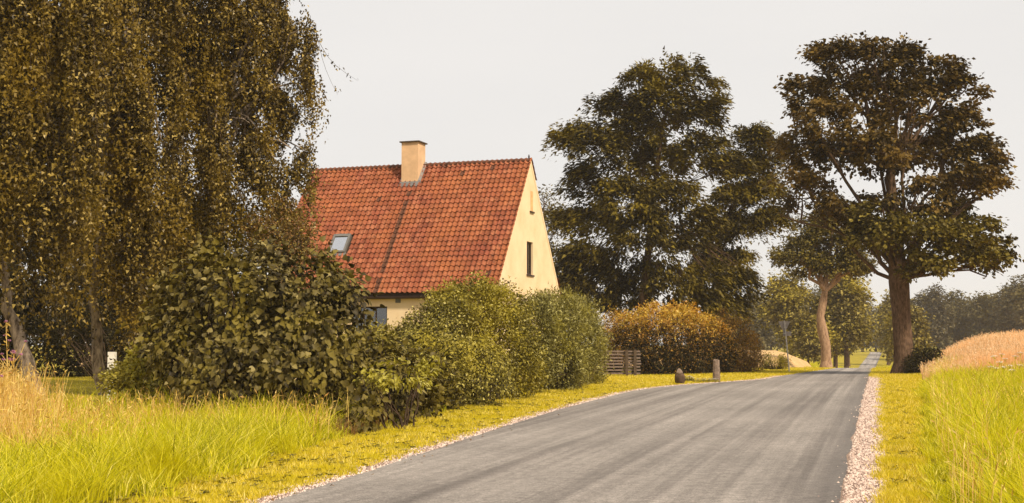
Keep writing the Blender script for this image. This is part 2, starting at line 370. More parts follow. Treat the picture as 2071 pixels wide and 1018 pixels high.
# ------------------------------------------------------------------ grass
def blades(mb, P, h, wd, lean, segs=1, mi=0, face=None, ldir=None):
    """blades of grass: base P, height h, width wd, sideways lean (fraction of h)"""
    n = len(P); th = rng.random(n) * 2 * math.pi if face is None else face
    a = np.stack([np.cos(th), np.sin(th), 0 * th], -1); ld = rng.random(n) * 2 * math.pi if ldir is None else ldir
    l = np.stack([np.cos(ld), np.sin(ld), 0 * ld], -1) * (lean * h)[:, None]
    up = np.array([0, 0, 1.])
    if segs == 1:
        v = np.stack([P - a * wd[:, None] / 2, P + a * wd[:, None] / 2, P + up * h[:, None] + l], 1)
        mb.add(v.reshape(-1, 3), np.arange(3 * n).reshape(n, 3), mi); return
    vs = []
    for k in range(segs + 1):
        t = k / segs; c = P + up * (h * (t - .25 * lean * t * t))[:, None] + l * t * t
        ww = (wd * (1 - .9 * t ** 1.5))[:, None] / 2
        vs += [c - a * ww, c + a * ww]
    v = np.stack(vs, 1); k2 = 2 * (segs + 1)
    f = np.array([[2 * k, 2 * k + 1, 2 * k + 3, 2 * k + 2] for k in range(segs)])
    f = (f[None] + (np.arange(n) * k2)[:, None, None]).reshape(-1, 4)
    mb.add(v.reshape(-1, 3), f, mi)
def tufts(n, x, y, per, spread):
    k = n // per; j = rng.integers(0, n, k); i = np.repeat(np.arange(k), per); a = rng.random(k * per) * 6.283; q = np.abs(rng.normal(0, spread, k * per))
    hs = rng.uniform(.55, 1.3, k)[i]
    return x[j][i] + q * np.cos(a), y[j][i] + q * np.sin(a), a, hs
def pts(x, y): return np.stack([x, y, gz(x, y) - .01], -1)
def stuff(mb, name, mat, label, cat):
    o = mb.build(name, mat); tag(o, label, cat, kind='stuff'); return o
def nz(x, y, s):        # cheap smooth noise for patchiness
    return (np.sin(x * s + 1.3 * np.sin(y * s * .7)) + np.sin(y * s * 1.3 + 2 * np.sin(x * s * .6 + 1)) + np.sin((x + y) * s * 2.1)) / 3
# left edge of the rough grass (photo: from the lower left up to the foot of the large bush)
tl = np.array([ground_hit(330, 1018)[:2], ground_hit(500, 960)[:2], ground_hit(690, 893)[:2], ground_hit(840, 850)[:2]])
def TLx(y): return np.interp(y, tl[:, 1], tl[:, 0]) + (y < tl[0, 1]) * (y - tl[0, 1]) * .21 + (y > tl[-1, 1]) * (y - tl[-1, 1]) * .2
# mown verge, left
n = 130000; y = 9 + 60 * rng.random(n) ** 1.6; x = y; a = TLx(y) - .4; b_ = RL(y) - .12
b2 = np.where(y > 33, RL(y) - .1, b_); b2 = b2 + .13 * nz(x * 0, y, 3.1) + .05 * rng.random(n); x = a + (b2 - a) * rng.random(n) ** .85
mb = MB(); k = 1 + y / 40
blades(mb, pts(x, y), rng.uniform(.03, .075, n) * (1 + .5 * nz(x, y, 2)), rng.uniform(.006, .011, n) * k, rng.uniform(.2, 1.0, n))
stuff(mb, 'mown_grass', M['mown'], 'short yellow mown grass strip between hedge and asphalt', 'grass')
# mown verge, right
n = 90000; y = 9 + 75 * rng.random(n) ** 1.6
wd = np.interp(y, [0, 13, 38, 52, 60, 90], [.9, 1.0, 1.75, 2.6, 3.0, 4])
g0 = np.interp(y, [0, 50, 54], [.48, .55, .1]); x = RR(y) + g0 - .05 + .08 * nz(y * 0, y, 2.7) - .16 * rng.random(n) ** 4 + (wd - g0) * rng.random(n)
mb = MB(); k = 1 + y / 40
blades(mb, pts(x, y), rng.uniform(.04, .10, n) * (1 + .5 * nz(x, y, 2)), rng.uniform(.006, .012, n) * k, rng.uniform(.2, 1.1, n))
stuff(mb, 'mown_grass', M['mown'], 'short straw coloured grass strip right of the gravel shoulder', 'grass')
# lawn and garden floor, left far; verge beyond the crest
n = 40000; y = rng.uniform(28, 62, n); x = TLx(y) - 1 - rng.random(n) * 22
mb = MB(); blades(mb, pts(x, y), rng.uniform(.03, .06, n), rng.uniform(.015, .03, n), rng.uniform(.2, 1, n))
stuff(mb, 'lawn', M['mown'], 'mown garden lawn seen between the birch trunks', 'lawn')
# tall green grass, left foreground
n = 68000; y = 8 + 20 * rng.random(n) ** 1.2; x = TLx(y) + .1 - np.abs(rng.normal(0, 1, n)) * 3.2 - rng.random(n) * .8
keep = (x > -.46 * y - 1.5); x, y = x[keep], y[keep]; x, y, la, hs = tufts(len(x), x, y, 22, .09); n = len(x)
keep = x < TLx(y) + .15; x, y, la, hs = x[keep], y[keep], la[keep], hs[keep]; n = len(x)
fade = smooth((TLx(y) + .25 - x) / 1.1)
h = (.13 + .42 * fade) * rng.uniform(.6, 1.15, n) * (1 + .25 * nz(x, y, 1.4)) * hs
mb = MB(); blades(mb, pts(x, y), h, rng.uniform(.007, .014, n) * (1 + y / 45), rng.uniform(.2, 1.0, n), 2, ldir=la + rng.normal(0, .5, n))
stuff(mb, 'tall_grass', M['grass'], 'uncut bright green grass in the left foreground', 'grass')
# broad weeds and fallen leaves in the verges
def rosettes(n, xf, label, L=.07):
    y = 10 + 35 * rng.random(n) ** 1.4; x = xf(y, rng.random(n)); k = 7; P = np.repeat(pts(x, y), k, 0) + [0, 0, .03]; a = rng.random(n * k) * 6.283
    mb = MB(); leaves(mb, P, np.stack([np.cos(a), np.sin(a), rng.uniform(.1, .6, n * k)], -1), np.tile([0, 0, 1.], (n * k, 1)), L * rng.uniform(.5, 1.3, n * k), .03, 0, .1)
    stuff(mb, 'verge_weeds', M['hedge'], label, 'weeds')
rosettes(500, lambda y, u: TLx(y) - .6 + (RL(y) - .2 - TLx(y) + .6) * u, 'small broad leaved weeds in the left mown strip')
rosettes(260, lambda y, u: RR(y) + .55 + u * .6, 'small broad leaved weeds in the right mown strip')
rosettes(700, lambda y, u: TLx(y) - .2 - u * 3.5, 'leafy weeds low in the uncut grass at the left', .13)
n = 380; y = 10 + 50 * rng.random(n); x = np.where(rng.random(n) < .6, TLx(y) - .5 + rng.random(n) * 1.6, RL(y) + rng.normal(0, .25, n)); mb = MB()
leaves(mb, pts(x, y) + [0, 0, .05], np.stack([rng.normal(size=n), rng.normal(size=n), .2 * rng.normal(size=n)], -1), np.array([0, 0, 1.]) + rng.normal(0, .3, (n, 3)), rng.uniform(.03, .06, n), .03, 0, .1)
stuff(mb, 'fallen_leaves', M['russet'], 'a few brown fallen leaves on the verge and asphalt edge', 'leaves')
# dry stalks on the left
def stalks(name, x, y, h, label, cat='grass', head=.11, mat='straw', wk=.75):
    n = len(x); mb = MB(); P = pts(x, y); kk = 1 + y / 35
    th = rng.random(n) * 6.283; ln = rng.uniform(.05, .28, n) * h
    l = np.stack([np.cos(th), np.sin(th), 0 * th], -1) * ln[:, None]
    up = np.array([0, 0, 1.]); wv = (.0045 * kk * wk)[:, None]; a = np.stack([np.ones(n), np.zeros(n), np.zeros(n)], -1)
    p0, p1, p2 = P, P + up * (h * .55)[:, None] + l * .3, P + up * (h * .95)[:, None] + l
    v = np.stack([p0 - a * wv, p0 + a * wv, p1 - a * wv * .8, p1 + a * wv * .8, p2 - a * wv * .4, p2 + a * wv * .4], 1)
    f = np.array([[0, 1, 3, 2], [2, 3, 5, 4]]); f = (f[None] + (np.arange(n) * 6)[:, None, None]).reshape(-1, 4)
    mb.add(v.reshape(-1, 3), f)
    leaves(mb, p2 - l * .05, l * 1.2 + up * .5 * h[:, None] * rng.uniform(-.3, 1, (n, 1)), rdir(rng, n), head * rng.uniform(.6, 1.2, n), .007 * kk * rng.uniform(.5, 1.1, n) * (1 + wk))
    return stuff(mb, name, M[mat], label, cat)
n = 2600; y = rng.uniform(15.5, 30, n); x = -.41 * y + np.minimum(rng.gamma(1.3, .022, n), .075) * y - .3
h = rng.uniform(.5, 1.1, n) * (.9 + .25 * nz(x, y, 1.1))
keep = (x < TLx(y) - .8) & (x < -.36 * y + 2.6 * (rng.random(n) ** 2) * (y < 24)); x, y, h = x[keep], y[keep], h[keep]
stalks('dry_grass', x, y, h, 'tall dry straw coloured grass below the left birch')
n = 1500; y = rng.uniform(16, 22, n); x = -.375 * y + np.abs(rng.normal(0, .9, n)) - .4
stalks('dry_grass', x, y, rng.uniform(.25, .6, n), 'low reddish brown dry grass in the rough at the left', mat='straw', head=.08)
n = 750; y = rng.uniform(19.5, 24, n); x = TLx(y) - .15 - rng.random(n) ** .8 * 4.6
stalks('dry_grass', x, y, rng.uniform(.3, .75, n), 'dry seed stalks along the foot of the large bush')
n = 420; y = rng.uniform(21, 25, n); x = TLx(y) - rng.random(n) * .8
stalks('dry_grass', x, y, rng.uniform(.15, .35, n), 'short dark seed heads where the rough grass meets the mown strip', head=.05, mat='russet')
# tall grass, right
def right_x(y, u): return RR(y) + u
n = 52000; y = 8 + 56 * rng.random(n) ** 1.7
u0 = np.interp(y, [0, 13, 38, 60], [.85, .95, 1.6, 2.8]); x = RR(y) + u0 + rng.random(n) ** 1.3 * np.interp(y, [8, 60], [1.8, 7])
x, y, la, hs = tufts(len(x), x, y, 20, .09); n = len(x); u0 = np.interp(y, [0, 13, 38, 60], [.85, .95, 1.6, 2.8])
fade = smooth((x - RR(y) - u0) / .8)
h = (.16 + .44 * fade) * rng.uniform(.6, 1.2, n) * (1 + .2 * nz(x, y, 1.1)) * hs
mb = MB(); blades(mb, pts(x, y), h, rng.uniform(.007, .014, n) * (1 + y / 32), rng.uniform(.2, 1.0, n), 2, ldir=la + rng.normal(0, .5, n))
stuff(mb, 'tall_grass', M['grass'], 'uncut bright green grass beside the right verge', 'grass')
n = 700; y = 10 + 46 * rng.random(n) ** 1.3; x = RR(y) + np.interp(y, [0, 13, 38, 60], [.9, 1.1, 1.9, 3]) + rng.random(n) * np.interp(y, [8, 60], [1.2, 5])
stalks('grass_seed_heads', x, y, rng.uniform(.4, .75, n), 'pale seed stalks standing in the green grass on the right', mat='straw', head=.10, wk=.6)
# ripe corn field, right: the near fringe as stalks
n = 50000; y = 46 + 60 * rng.random(n) ** 1.3
u0 = np.interp(y, [47, 60, 80, 120], [2.4, 2.8, 3.6, 5.6]) + .5 * nz(y, y * .3, 1.3); x = RR(y) + u0 + rng.random(n) * np.interp(y, [50, 60, 136], [7, 9, 26])
hh = rng.uniform(.5, 1.25, n) * (.45 + .55 * smooth((x - RR(y) - u0) / 3.2 + .1 * rng.random(n))) * (1 + .10 * nz(x, y, .6) + .10 * nz(x, y, 2.7))
stalks('ripe_crop', x, y, hh, 'ripe pinkish gold crop field on the right', 'crop', .09, 'wheat', 1.0)

# far fields as closed canopies with a rough top
def field(name, x0f, x1f, ya, yb, h, label, ny=60, nx=50):
    ys = np.linspace(ya, yb, ny); t = np.linspace(0, 1, nx)
    X = x0f(ys)[:, None] + (x1f(ys) - x0f(ys))[:, None] * t[None]; Y = np.repeat(ys[:, None], nx, 1)
    Z = gz(X, Y) + h + rng.normal(0, .05, X.shape)
    for e in (0, -1): Z[e, :] = gz(X[e, :], Y[e, :]) - .02; Z[:, e] = gz(X[:, e], Y[:, e]) - .02
    mb = MB(); i = np.arange(ny - 1)[:, None] * nx; j = np.arange(nx - 1)[None]
    f = np.stack([i + j, i + j + 1, i + nx + j + 1, i + nx + j], -1).reshape(-1, 4)
    mb.add(np.stack([X, Y, Z], -1).reshape(-1, 3), f, 0, True)
    stuff(mb, name, M['field'], label, 'crop')
field('crop_field', lambda y: RR(y) + 5, lambda y: RR(y) + 95, 66, 235, .72, 'ripe crop reaching back to the hazy wood')
field('crop_field', lambda y: RL(y) - 55, lambda y: RL(y) - 3.2, 92, 135, .85, 'ripe pale gold field left of the lane beyond the road sign')
n = 14000; y = rng.uniform(104, 230, n); x = RL(y) - .6 - rng.random(n) * np.where(y < 140, 2.4, 7)
mb = MB(); blades(mb, pts(x, y), rng.uniform(.08, .2, n) + .3 * smooth((RL(y) - x - 1.5) / 3), rng.uniform(.05, .09, n), rng.uniform(.2, .8, n))
stuff(mb, 'verge_grass', M['grass'], 'green grass bank left of the far lane', 'grass')
n = 14000; y = rng.uniform(66, 240, n); x = RR(y) + .2 + rng.random(n) * 6
mb = MB(); blades(mb, pts(x, y), rng.uniform(.04, .12, n) * (1 + (x - RR(y)) / 3), rng.uniform(.04, .08, n), rng.uniform(.2, .8, n))
stuff(mb, 'verge_grass', M['grass'], 'green grass bank right of the far lane', 'grass')
n = 16000; y = rng.uniform(55, 92, n); x = RL(y) - .1 - rng.random(n) * 5
mb = MB(); blades(mb, pts(x, y), rng.uniform(.04, .10, n), rng.uniform(.03, .05, n), rng.uniform(.2, .8, n))
stuff(mb, 'mown_grass', M['mown'], 'mown grass triangle in front of the road sign', 'grass')

# ------------------------------------------------------------------ the house
TH = math.radians(19)
hx, hy = at(1005, 592, 47)[0], 47.0
house = empty('house', (hx, hy, float(base(47)) - .02), -TH, label='cream rendered cottage with steep red tiled roof behind the hedge', cat='house')
HZ0 = float(base(47)) - .02
gdir = np.array([math.sin(TH), math.cos(TH), 0]); rdirx = np.array([math.cos(TH), -math.sin(TH), 0])
def loc(p): q = np.asarray(p) - np.array([hx, hy, HZ0]); return np.array([q @ rdirx, q @ gdir, q[2]])
LEN, DEP = 9.35, 8.0
EV = 3.43 - HZ0; RG = at(1075, 322, hy + DEP / 2 * math.cos(TH))[2] - HZ0 - .25; SL = (RG - EV) / (DEP / 2); ANG = math.atan(SL)
def on_roof(px, py):       # photo pixel -> local (x, distance up the front slope)
    r = ray(px, py); o = np.array([0, 0, EYE]); a, b = loc(o), loc(o + r) - loc(o)
    t = (EV + SL * a[1] - a[2]) / (b[2] - SL * b[1]); p = a + b * t; return p[0], p[1] / math.cos(ANG)
def on_front(px, py):
    o = np.array([0, 0, EYE]); a, b = loc(o), loc(o + ray(px, py)) - loc(o); t = -a[1] / b[1]; p = a + b * t; return p[0], p[2]
def on_gable(px, py):
    o = np.array([0, 0, EYE]); a, b = loc(o), loc(o + ray(px, py)) - loc(o); t = -a[0] / b[0]; p = a + b * t; return p[1], p[2]
zr = lambda y: EV + SL * min(y, DEP - y)
# front wall round its window
wx1, wz1 = on_front(783, 620); wx0, wz0 = wx1 - 1.5, wz1 - 1.25
mb = MB(); T = .3
mb.box(-LEN, wx0, 0, T, 0, EV - .02); mb.box(wx1, -T, 0, T, 0, EV - .02); mb.box(wx0, wx1, 0, T, 0, wz0); mb.box(wx0, wx1, 0, T, wz1, EV - .02)
mb.build('front_wall', M['wall'], house)
gy0, gz1 = on_gable(1065.5, 488); gy1, gz0 = on_gable(1078, 557)
mb = MB(); D = DEP
mb.prism([(0, 0), (gy0, 0), (gy0, zr(gy0)), (0, EV)], 0, -T, 0)
mb.prism([(gy0, 0), (gy1, 0), (gy1, gz0), (gy0, gz0)], 0, -T, 0)
if gy1 > D / 2 > gy0: top = [(gy0, gz1), (gy1, gz1), (gy1, zr(gy1)), (D / 2, RG), (gy0, zr(gy0))]; rt = [(gy1, 0), (D, 0), (D, EV), (gy1, zr(gy1))]
else: top = [(gy0, gz1), (gy1, gz1), (gy1, zr(gy1)), (gy0, zr(gy0))]; rt = [(gy1, 0), (D, 0), (D, EV), (D / 2, RG), (gy1, zr(gy1))]
mb.prism(top, 0, -T, 0); mb.prism(rt, 0, -T, 0)
mb.build('gable_wall', M['wall'], house)
mb = MB(); mb.prism([(0, 0), (D, 0), (D, EV), (D / 2, RG), (0, EV)], 0, -LEN - T, -LEN); mb.build('gable_wall', M['wall'], house)
mb = MB(); mb.box(-LEN, -T, D - T, D, 0, EV - .02); mb.build('back_wall', M['wall'], house)
def window(x0, x1, z0, z1, face, n_mull=1, sill=True):
    """face 'front' (local y = 0) or 'gable' (local x = 0)"""
    def bx(mb, a0, a1, d0, d1, c0, c1):
        if face == 'front': mb.box(a0, a1, d0, d1, c0, c1)
        else: mb.box(-d1, -d0, a0, a1, c0, c1)
    f = .06; mb = MB()
    bx(mb, x0, x0 + f, .08, .14, z0, z1); bx(mb, x1 - f, x1, .08, .14, z0, z1)
    bx(mb, x0 + f, x1 - f, .08, .14, z0, z0 + f); bx(mb, x0 + f, x1 - f, .08, .14, z1 - f, z1)
    for k in range(n_mull):
        c = x0 + (x1 - x0) * (k + 1) / (n_mull + 1); bx(mb, c - .025, c + .025, .085, .135, z0 + f, z1 - f)
    fr = mb.build('window', M['dark_paint'], house)
    mb = MB(); bx(mb, x0 + f, x1 - f, .105, .112, z0 + f, z1 - f); mb.build('pane', M['glass'], fr)
    mb = MB(); bx(mb, x0, x1, .5, .52, z0, z1); mb.build('added_dark_room_panel', M['dark_paint'] if face == 'gable' else M['dark_board'], fr)  # added dark panel stands in for the unlit room inside
    if sill: mb = MB(); bx(mb, x0 - .06, x1 + .06, -.05, .08, z0 - .06, z0 - .003); mb.build('sill', M['dark_paint'], fr)
window(wx0, wx1, wz0, wz1, 'front', 2); window(gy0, gy1, gz0, gz1, 'gable', 1)
v0, v1 = on_front(800, 613), on_front(810.5, 602)
mb = MB(); mb.box(v0[0], v1[0], -.02, -.002, v0[1], v1[1])
for k in range(5): zz = v0[1] + (k + .5) * (v1[1] - v0[1]) / 5; mb.box(v0[0] + .02, v1[0] - .02, -.03, -.02, zz - .008, zz + .008)
mb.build('wall_vent', M['grey_frame'], house)
s0, s1 = on_gable(1073, 427), on_gable(1077, 388)
mb = MB(); mb.box(.002, .02, s0[0], s1[0], s0[1], s1[1]); mb.build('shutter', plain('orange_shutter', (.66, .40, .18), .8), house)
mb = MB(); mb.box(.002, .06, s0[0] - .12, s1[0] + .12, s0[1] - .07, s0[1] - .01); mb.build('sill', M['dark_board'], house)
# roof body
mb = MB(); th = .12
for sgn in (0, 1):
    pl = [(-.09, EV - .09 * SL), (D / 2, RG), (D / 2, RG - th / math.cos(ANG)), (-.09, EV - .09 * SL - th / math.cos(ANG))]
    if sgn: pl = [(D - a, b) for a, b in pl]
    mb.prism([(a, b - .005 + th / math.cos(ANG)) for a, b in pl], 0, -LEN - T - .03, -.02)
roof = mb.build('roof', M['roof_dark'], house); tag(roof, 'steep roof of weathered red clay pantiles')
top_off = th / math.cos(ANG)
nS, nC = 27, 47; SLEN = (D / 2 + .13) / math.cos(ANG); dS = SLEN / nS; TW = (LEN + T + .06) / nC
def tile_mesh(seed):
    r = random.Random(seed); mb = MB(); L = dS * 1.22
    prof = [(0, .050), (.10, .040), (.26, .006), (.45, -.008), (.62, .002), (.78, .040), (.9, .062), (1.02, .058), (1.1, .036)]
    up = [(p[0] * TW, 0, p[1] + .050) for p in prof]; hi = [(p[0] * TW, L, p[1] + .004) for p in prof]
    lip = [(p[0] * TW, .006, p[1] + .050 - .034) for p in prof]; n = len(prof)
    mb.add(up + hi, [(i, i + 1, n + i + 1, n + i) for i in range(n - 1)], 0, False)
    mb.add(up + lip, [(n + i, n + i + 1, i + 1, i) for i in range(n - 1)], 0, False)
    return mb
ca, sa = math.cos(ANG), math.sin(ANG)
def slope_mat(x, s, jr=0., lift=0.):      # local (across, up-slope, out) -> house coordinates
    y0 = -.11 + s * ca; z0 = EV - .11 * SL + s * sa + top_off
    R = Matrix(((1, 0, 0), (0, ca, -sa), (0, sa, ca))) @ Matrix.Rotation(jr, 3, 'Z')
    m = R.to_4x4(); m.translation = Vector((x, y0 - sa * lift, z0 + ca * lift)); return m
k0, k1 = on_roof(663, 524), on_roof(710, 487)
kx0, kx1 = on_roof(664, 524)[0], on_roof(698, 524)[0]; ks0, ks1 = k0[1] + .11 / ca, k1[1] + .11 / ca
chx0, chx1 = None, None
cands = []
rr = random.Random(3)
for i in range(nS):
    for j in range(nC):
        x = -LEN - T - .03 + j * TW; s = i * dS
        if kx0 - TW * .6 < x < kx1 - .05 and ks0 - dS * .6 < s < ks1 - .05: continue
        jr = rr.gauss(0, .012); lift = .004 + abs(rr.gauss(0, .004)); cands.append((i, j, x, s, jr, lift))
base_tile = tile_mesh(0); tv = np.concatenate(base_tile.v)
tile_me = None; n_ind = 0; rest = MB()
vis = [c for c in cands if 4 <= c[0] <= 22]
vis.sort(key=lambda c: -c[2] + .55 * abs(c[3] - 2.2)); ind = set((c[0], c[1]) for c in vis[:300])
seam_j = round((on_roof(820, 430)[0] + LEN + T) / TW)
for (i, j, x, s, jr, lift) in cands:
    m = slope_mat(x, s, jr, lift)
    if (i, j) in ind:
        if tile_me is None:
            o = tile_mesh(0).build('tile', M['tile'], roof); tile_me = o.data
        else:
            o = bpy.data.objects.new('tile', tile_me); col.objects.link(o); o.parent = roof
        o.matrix_local = m
    else:
        A = np.array(m); v = tv @ A[:3, :3].T + A[:3, 3]
        dark = 1 if (j == seam_j and i < 23 and rr.random() < .85) or rr.random() < (.006 + .06 * (j > nC - 4)) else 0
        o0 = 0
        rest.add(v, np.concatenate(base_tile.f), dark)
        # the back slope mirrors the front one
        vb = v.copy(); vb[:, 1] = D - vb[:, 1]; rest.add(vb, np.concatenate(base_tile.f)[:, ::-1], 0)
o = rest.build('tiles', [M['tile'], M['tile_dark']], roof); o['kind'] = 'stuff'
# ridge tiles, sharing one mesh
nr = 24; rl = (LEN + T) / nr; rme = None
for k in range(nr):
    if rme is None:
        mb = MB(); ths = np.linspace(-.15, math.pi + .15, 8); pr = [(math.cos(a) * .13, math.sin(a) * .11 - .02) for a in ths]
        v = [(0, a, b) for a, b in pr] + [(rl * 1.08, a * .88, b * .86) for a, b in pr]; n8 = len(pr)
        mb.add(v, [(i, i + 1, n8 + i + 1, n8 + i) for i in range(n8 - 1)]); mb.add(v[:n8] + [(0, 0, -.02)], [(i, i + 1, n8) for i in range(n8 - 1)])
        o = mb.build('ridge_tile', M['tile_dark'], roof); rme = o.data
    else: o = bpy.data.objects.new('ridge_tile', rme); col.objects.link(o); o.parent = roof
    o.location = (-LEN - T - .02 + k * rl, D / 2, RG + top_off + .0); o.rotation_euler = (rr.gauss(0, .03), rr.gauss(0, .012), rr.gauss(0, .02))
# verge pointing on the gable and the finial
mb = MB()
for q in (0, 1):
    pl = [(-.02, EV - .02 * SL), (D / 2, RG), (D / 2, RG + top_off + .02), (-.02, EV + top_off - .03)]
    if q: pl = [(D - a_, b_) for a_, b_ in pl]
    mb.prism(pl, 0, -.06, .012)
mb.build('verge', M['wall'], house)
mb = MB(); mb.tube([(0, 0, 0), (0, 0, .12), (0, 0, .2)], [.03, .035, .005], 6); o = mb.build('finial', M['dark_paint'], house); o.location = (-.08, D / 2, RG + top_off + .05)
mb = MB(); yy = -.17; zz = EV - .1 * SL + .05
pr = [(yy + .065 * math.cos(a), zz + .065 * math.sin(a)) for a in np.linspace(math.pi, 2 * math.pi, 7)] + [(yy + .055 * math.cos(a), zz + .055 * math.sin(a)) for a in np.linspace(2 * math.pi, math.pi, 7)]
v = [(x, a, b) for x in (-LEN - T, 0.05) for a, b in pr]; mb.add(v, [(i, (i + 1) % 14, 14 + (i + 1) % 14, 14 + i) for i in range(14)]); mb.build('gutter', M['dark_paint'], house)
mb = MB(); mb.box(-LEN - T, -.02, -.115, -.095, EV - .1 * SL + .01, EV - .1 * SL + .1); mb.build('fascia', M['dark_paint'], house)
# chimney
def chim_x(px):
    o = np.array([0, 0, EYE]); a, b = loc(o), loc(o + ray(px, 330)) - loc(o); t = (3.35 - a[1]) / b[1]; return (a + b * t)[0]
c0, c1 = chim_x(812), chim_x(845.5); cy0, cy1 = 3.35, 3.35 + .75
cz = at(812, 289, (hy + 3.35 * math.cos(TH)) - c0 * math.sin(TH))[2] - HZ0
mb = MB(); mb.box(c0, c1, cy0, cy1, zr(cy0) - .1, cz); ch = mb.build('chimney', M['peach'], roof)
mb = MB(); mb.box(c0 - .07, c1 + .07, cy0 - .07, cy1 + .07, cz + .002, cz + .05); mb.build('chimney_cap', M['dark_board'], roof)
mb = MB(); zb = zr(cy0) + top_off
mb.box(c0 - .06, c1 + .06, cy0 - .05, cy0 - .003, zb - .25, zb + .13); mb.box(c0 - .1, c1 + .1, cy0 - .12, cy0 - .053, zb - .34, zb + .0)
for q0, q1 in ((c0 - .05, c0 - .004), (c1 + .004, c1 + .12)):
    mb.prism([(cy0 - .02, zb - .1), (D / 2, RG + top_off - .1), (D / 2, RG + top_off + .14), (cy0 - .02, zb + .16)], 0, q0, q1)
mb.build('flashing', M['zinc'], roof)
# skylight, built on the slope
sk = empty('skylight'); sk.parent = house; sk.matrix_local = slope_mat(kx0, ks0, 0, .03)
W_, H_ = kx1 - kx0, ks1 - ks0
mb = MB(); f = .085
mb.box(0, f, 0, H_, -.1, .09); mb.box(W_ - f, W_, 0, H_, -.1, .09); mb.box(f, W_ - f, 0, f, -.1, .085); mb.box(f, W_ - f, H_ - f * 1.5, H_, -.1, .10)
mb.box(-.05, W_ + .05, -.16, -.003, -.06, .035)
mb.build('frame', M['grey_frame'], sk)
mb = MB(); mb.box(f, W_ - f, f, H_ - f * 1.5, .06, .066); mb.build('pane', M['glass_sky'], sk)
mb = MB(); mb.box(f, W_ - f, f, H_ - f * 1.5, .040, .048); mb.build('blind', M['white'], sk)

# ------------------------------------------------------------------ trees
def limb_path(a, b, n=6, sag=.15, r=None):
    a, b = np.asarray(a, float), np.asarray(b, float); t = np.linspace(0, 1, n)[:, None]
    p = a + (b - a) * t; L = np.linalg.norm(b - a)
    p[:, 2] += np.sin(t[:, 0] * math.pi) * L * sag
    p[1:-1] += r.normal(0, .03 * L, (n - 2, 3)); return p
def lobes_from(lst, Y, rng_):
    """(px, py, radius px, depth offset m [, squash]) -> world ellipsoids"""
    out = []
    for q in lst:
        y = Y + q[3]; c = at(q[0], q[1], y); r = q[2] * y / F; sq = q[4] if len(q) > 4 else .85
        out.append((c, np.array([r, r * 1.0, r * sq])))
    return out
def crown(mb, rg, lobes, nl, cr, L, W, style='broad', mi=0, clump_leaves=40, shell=.62, gap=.15, wl=2.6):
    tot = sum(l[1][0] ** 2 for l in lobes); cl = []
    for c, r in lobes:
        k = max(3, int(nl / clump_leaves * r[0] ** 2 / tot)); d = rdir(rg, k)
        d[:, 2] = np.where(d[:, 2] < -.55, -d[:, 2], d[:, 2])
        rad = shell + (1 - shell) * rg.random(k) ** .6 + (rg.random(k) < .14) * rg.random(k) * .28; cl.append(c + d * r * rad[:, None])
    C = np.concatenate(cl); cen = np.mean([l[0] for l in lobes], 0)
    ph = rg.random(6) * 6.28; q = C / wl * 6.28
    nn = np.sin(q[:, 0] + 1.6 * np.sin(q[:, 2] * .7 + ph[0]) + ph[1]) + np.sin(q[:, 1] + 1.6 * np.sin(q[:, 0] * .8 + ph[2]) + ph[3]) + np.sin(q[:, 2] * 1.2 + 1.6 * np.sin(q[:, 1] * .6 + ph[4]) + ph[5])
    keep = nn > np.quantile(nn, gap); C = C[keep]
    n = len(C) * clump_leaves; idx = np.repeat(np.arange(len(C)), clump_leaves)
    cs = rg.uniform(.6, 1.4, len(C))[idx][:, None]
    g = np.clip(rg.normal(size=(n, 3)), -1.9, 1.9); flat = {'broad': .6, 'feather': .58, 'far': .6}[style]
    g *= np.array([1, 1, flat]) * cr * cs * .6
    P = C[idx] + g; outw = P - C[idx] + (P - cen) * .15
    if style == 'feather':
        P[:, 2] -= (g[:, 0] ** 2 + g[:, 1] ** 2) / (cr * 1.6); Dv = unit(outw * np.array([1, 1, .2])) + np.array([0, 0, -.55]) + rg.normal(0, .35, (n, 3)); N = np.array([0, 0, 1.]) + rg.normal(0, .4, (n, 3))
    else:
        Dv = unit(outw * np.array([1, 1, .4])) + np.array([0, 0, -.45]) + rg.normal(0, .5, (n, 3)); N = np.array([0, -.0, 1.]) + unit(outw) * .5 + rg.normal(0, .55, (n, 3))
    sz = rg.uniform(.5, 1.35, n); leaves(mb, P, Dv, N, L * sz, W * sz * rg.uniform(.8, 1.2, n), mi, .06, tri=L > .22)
    return C
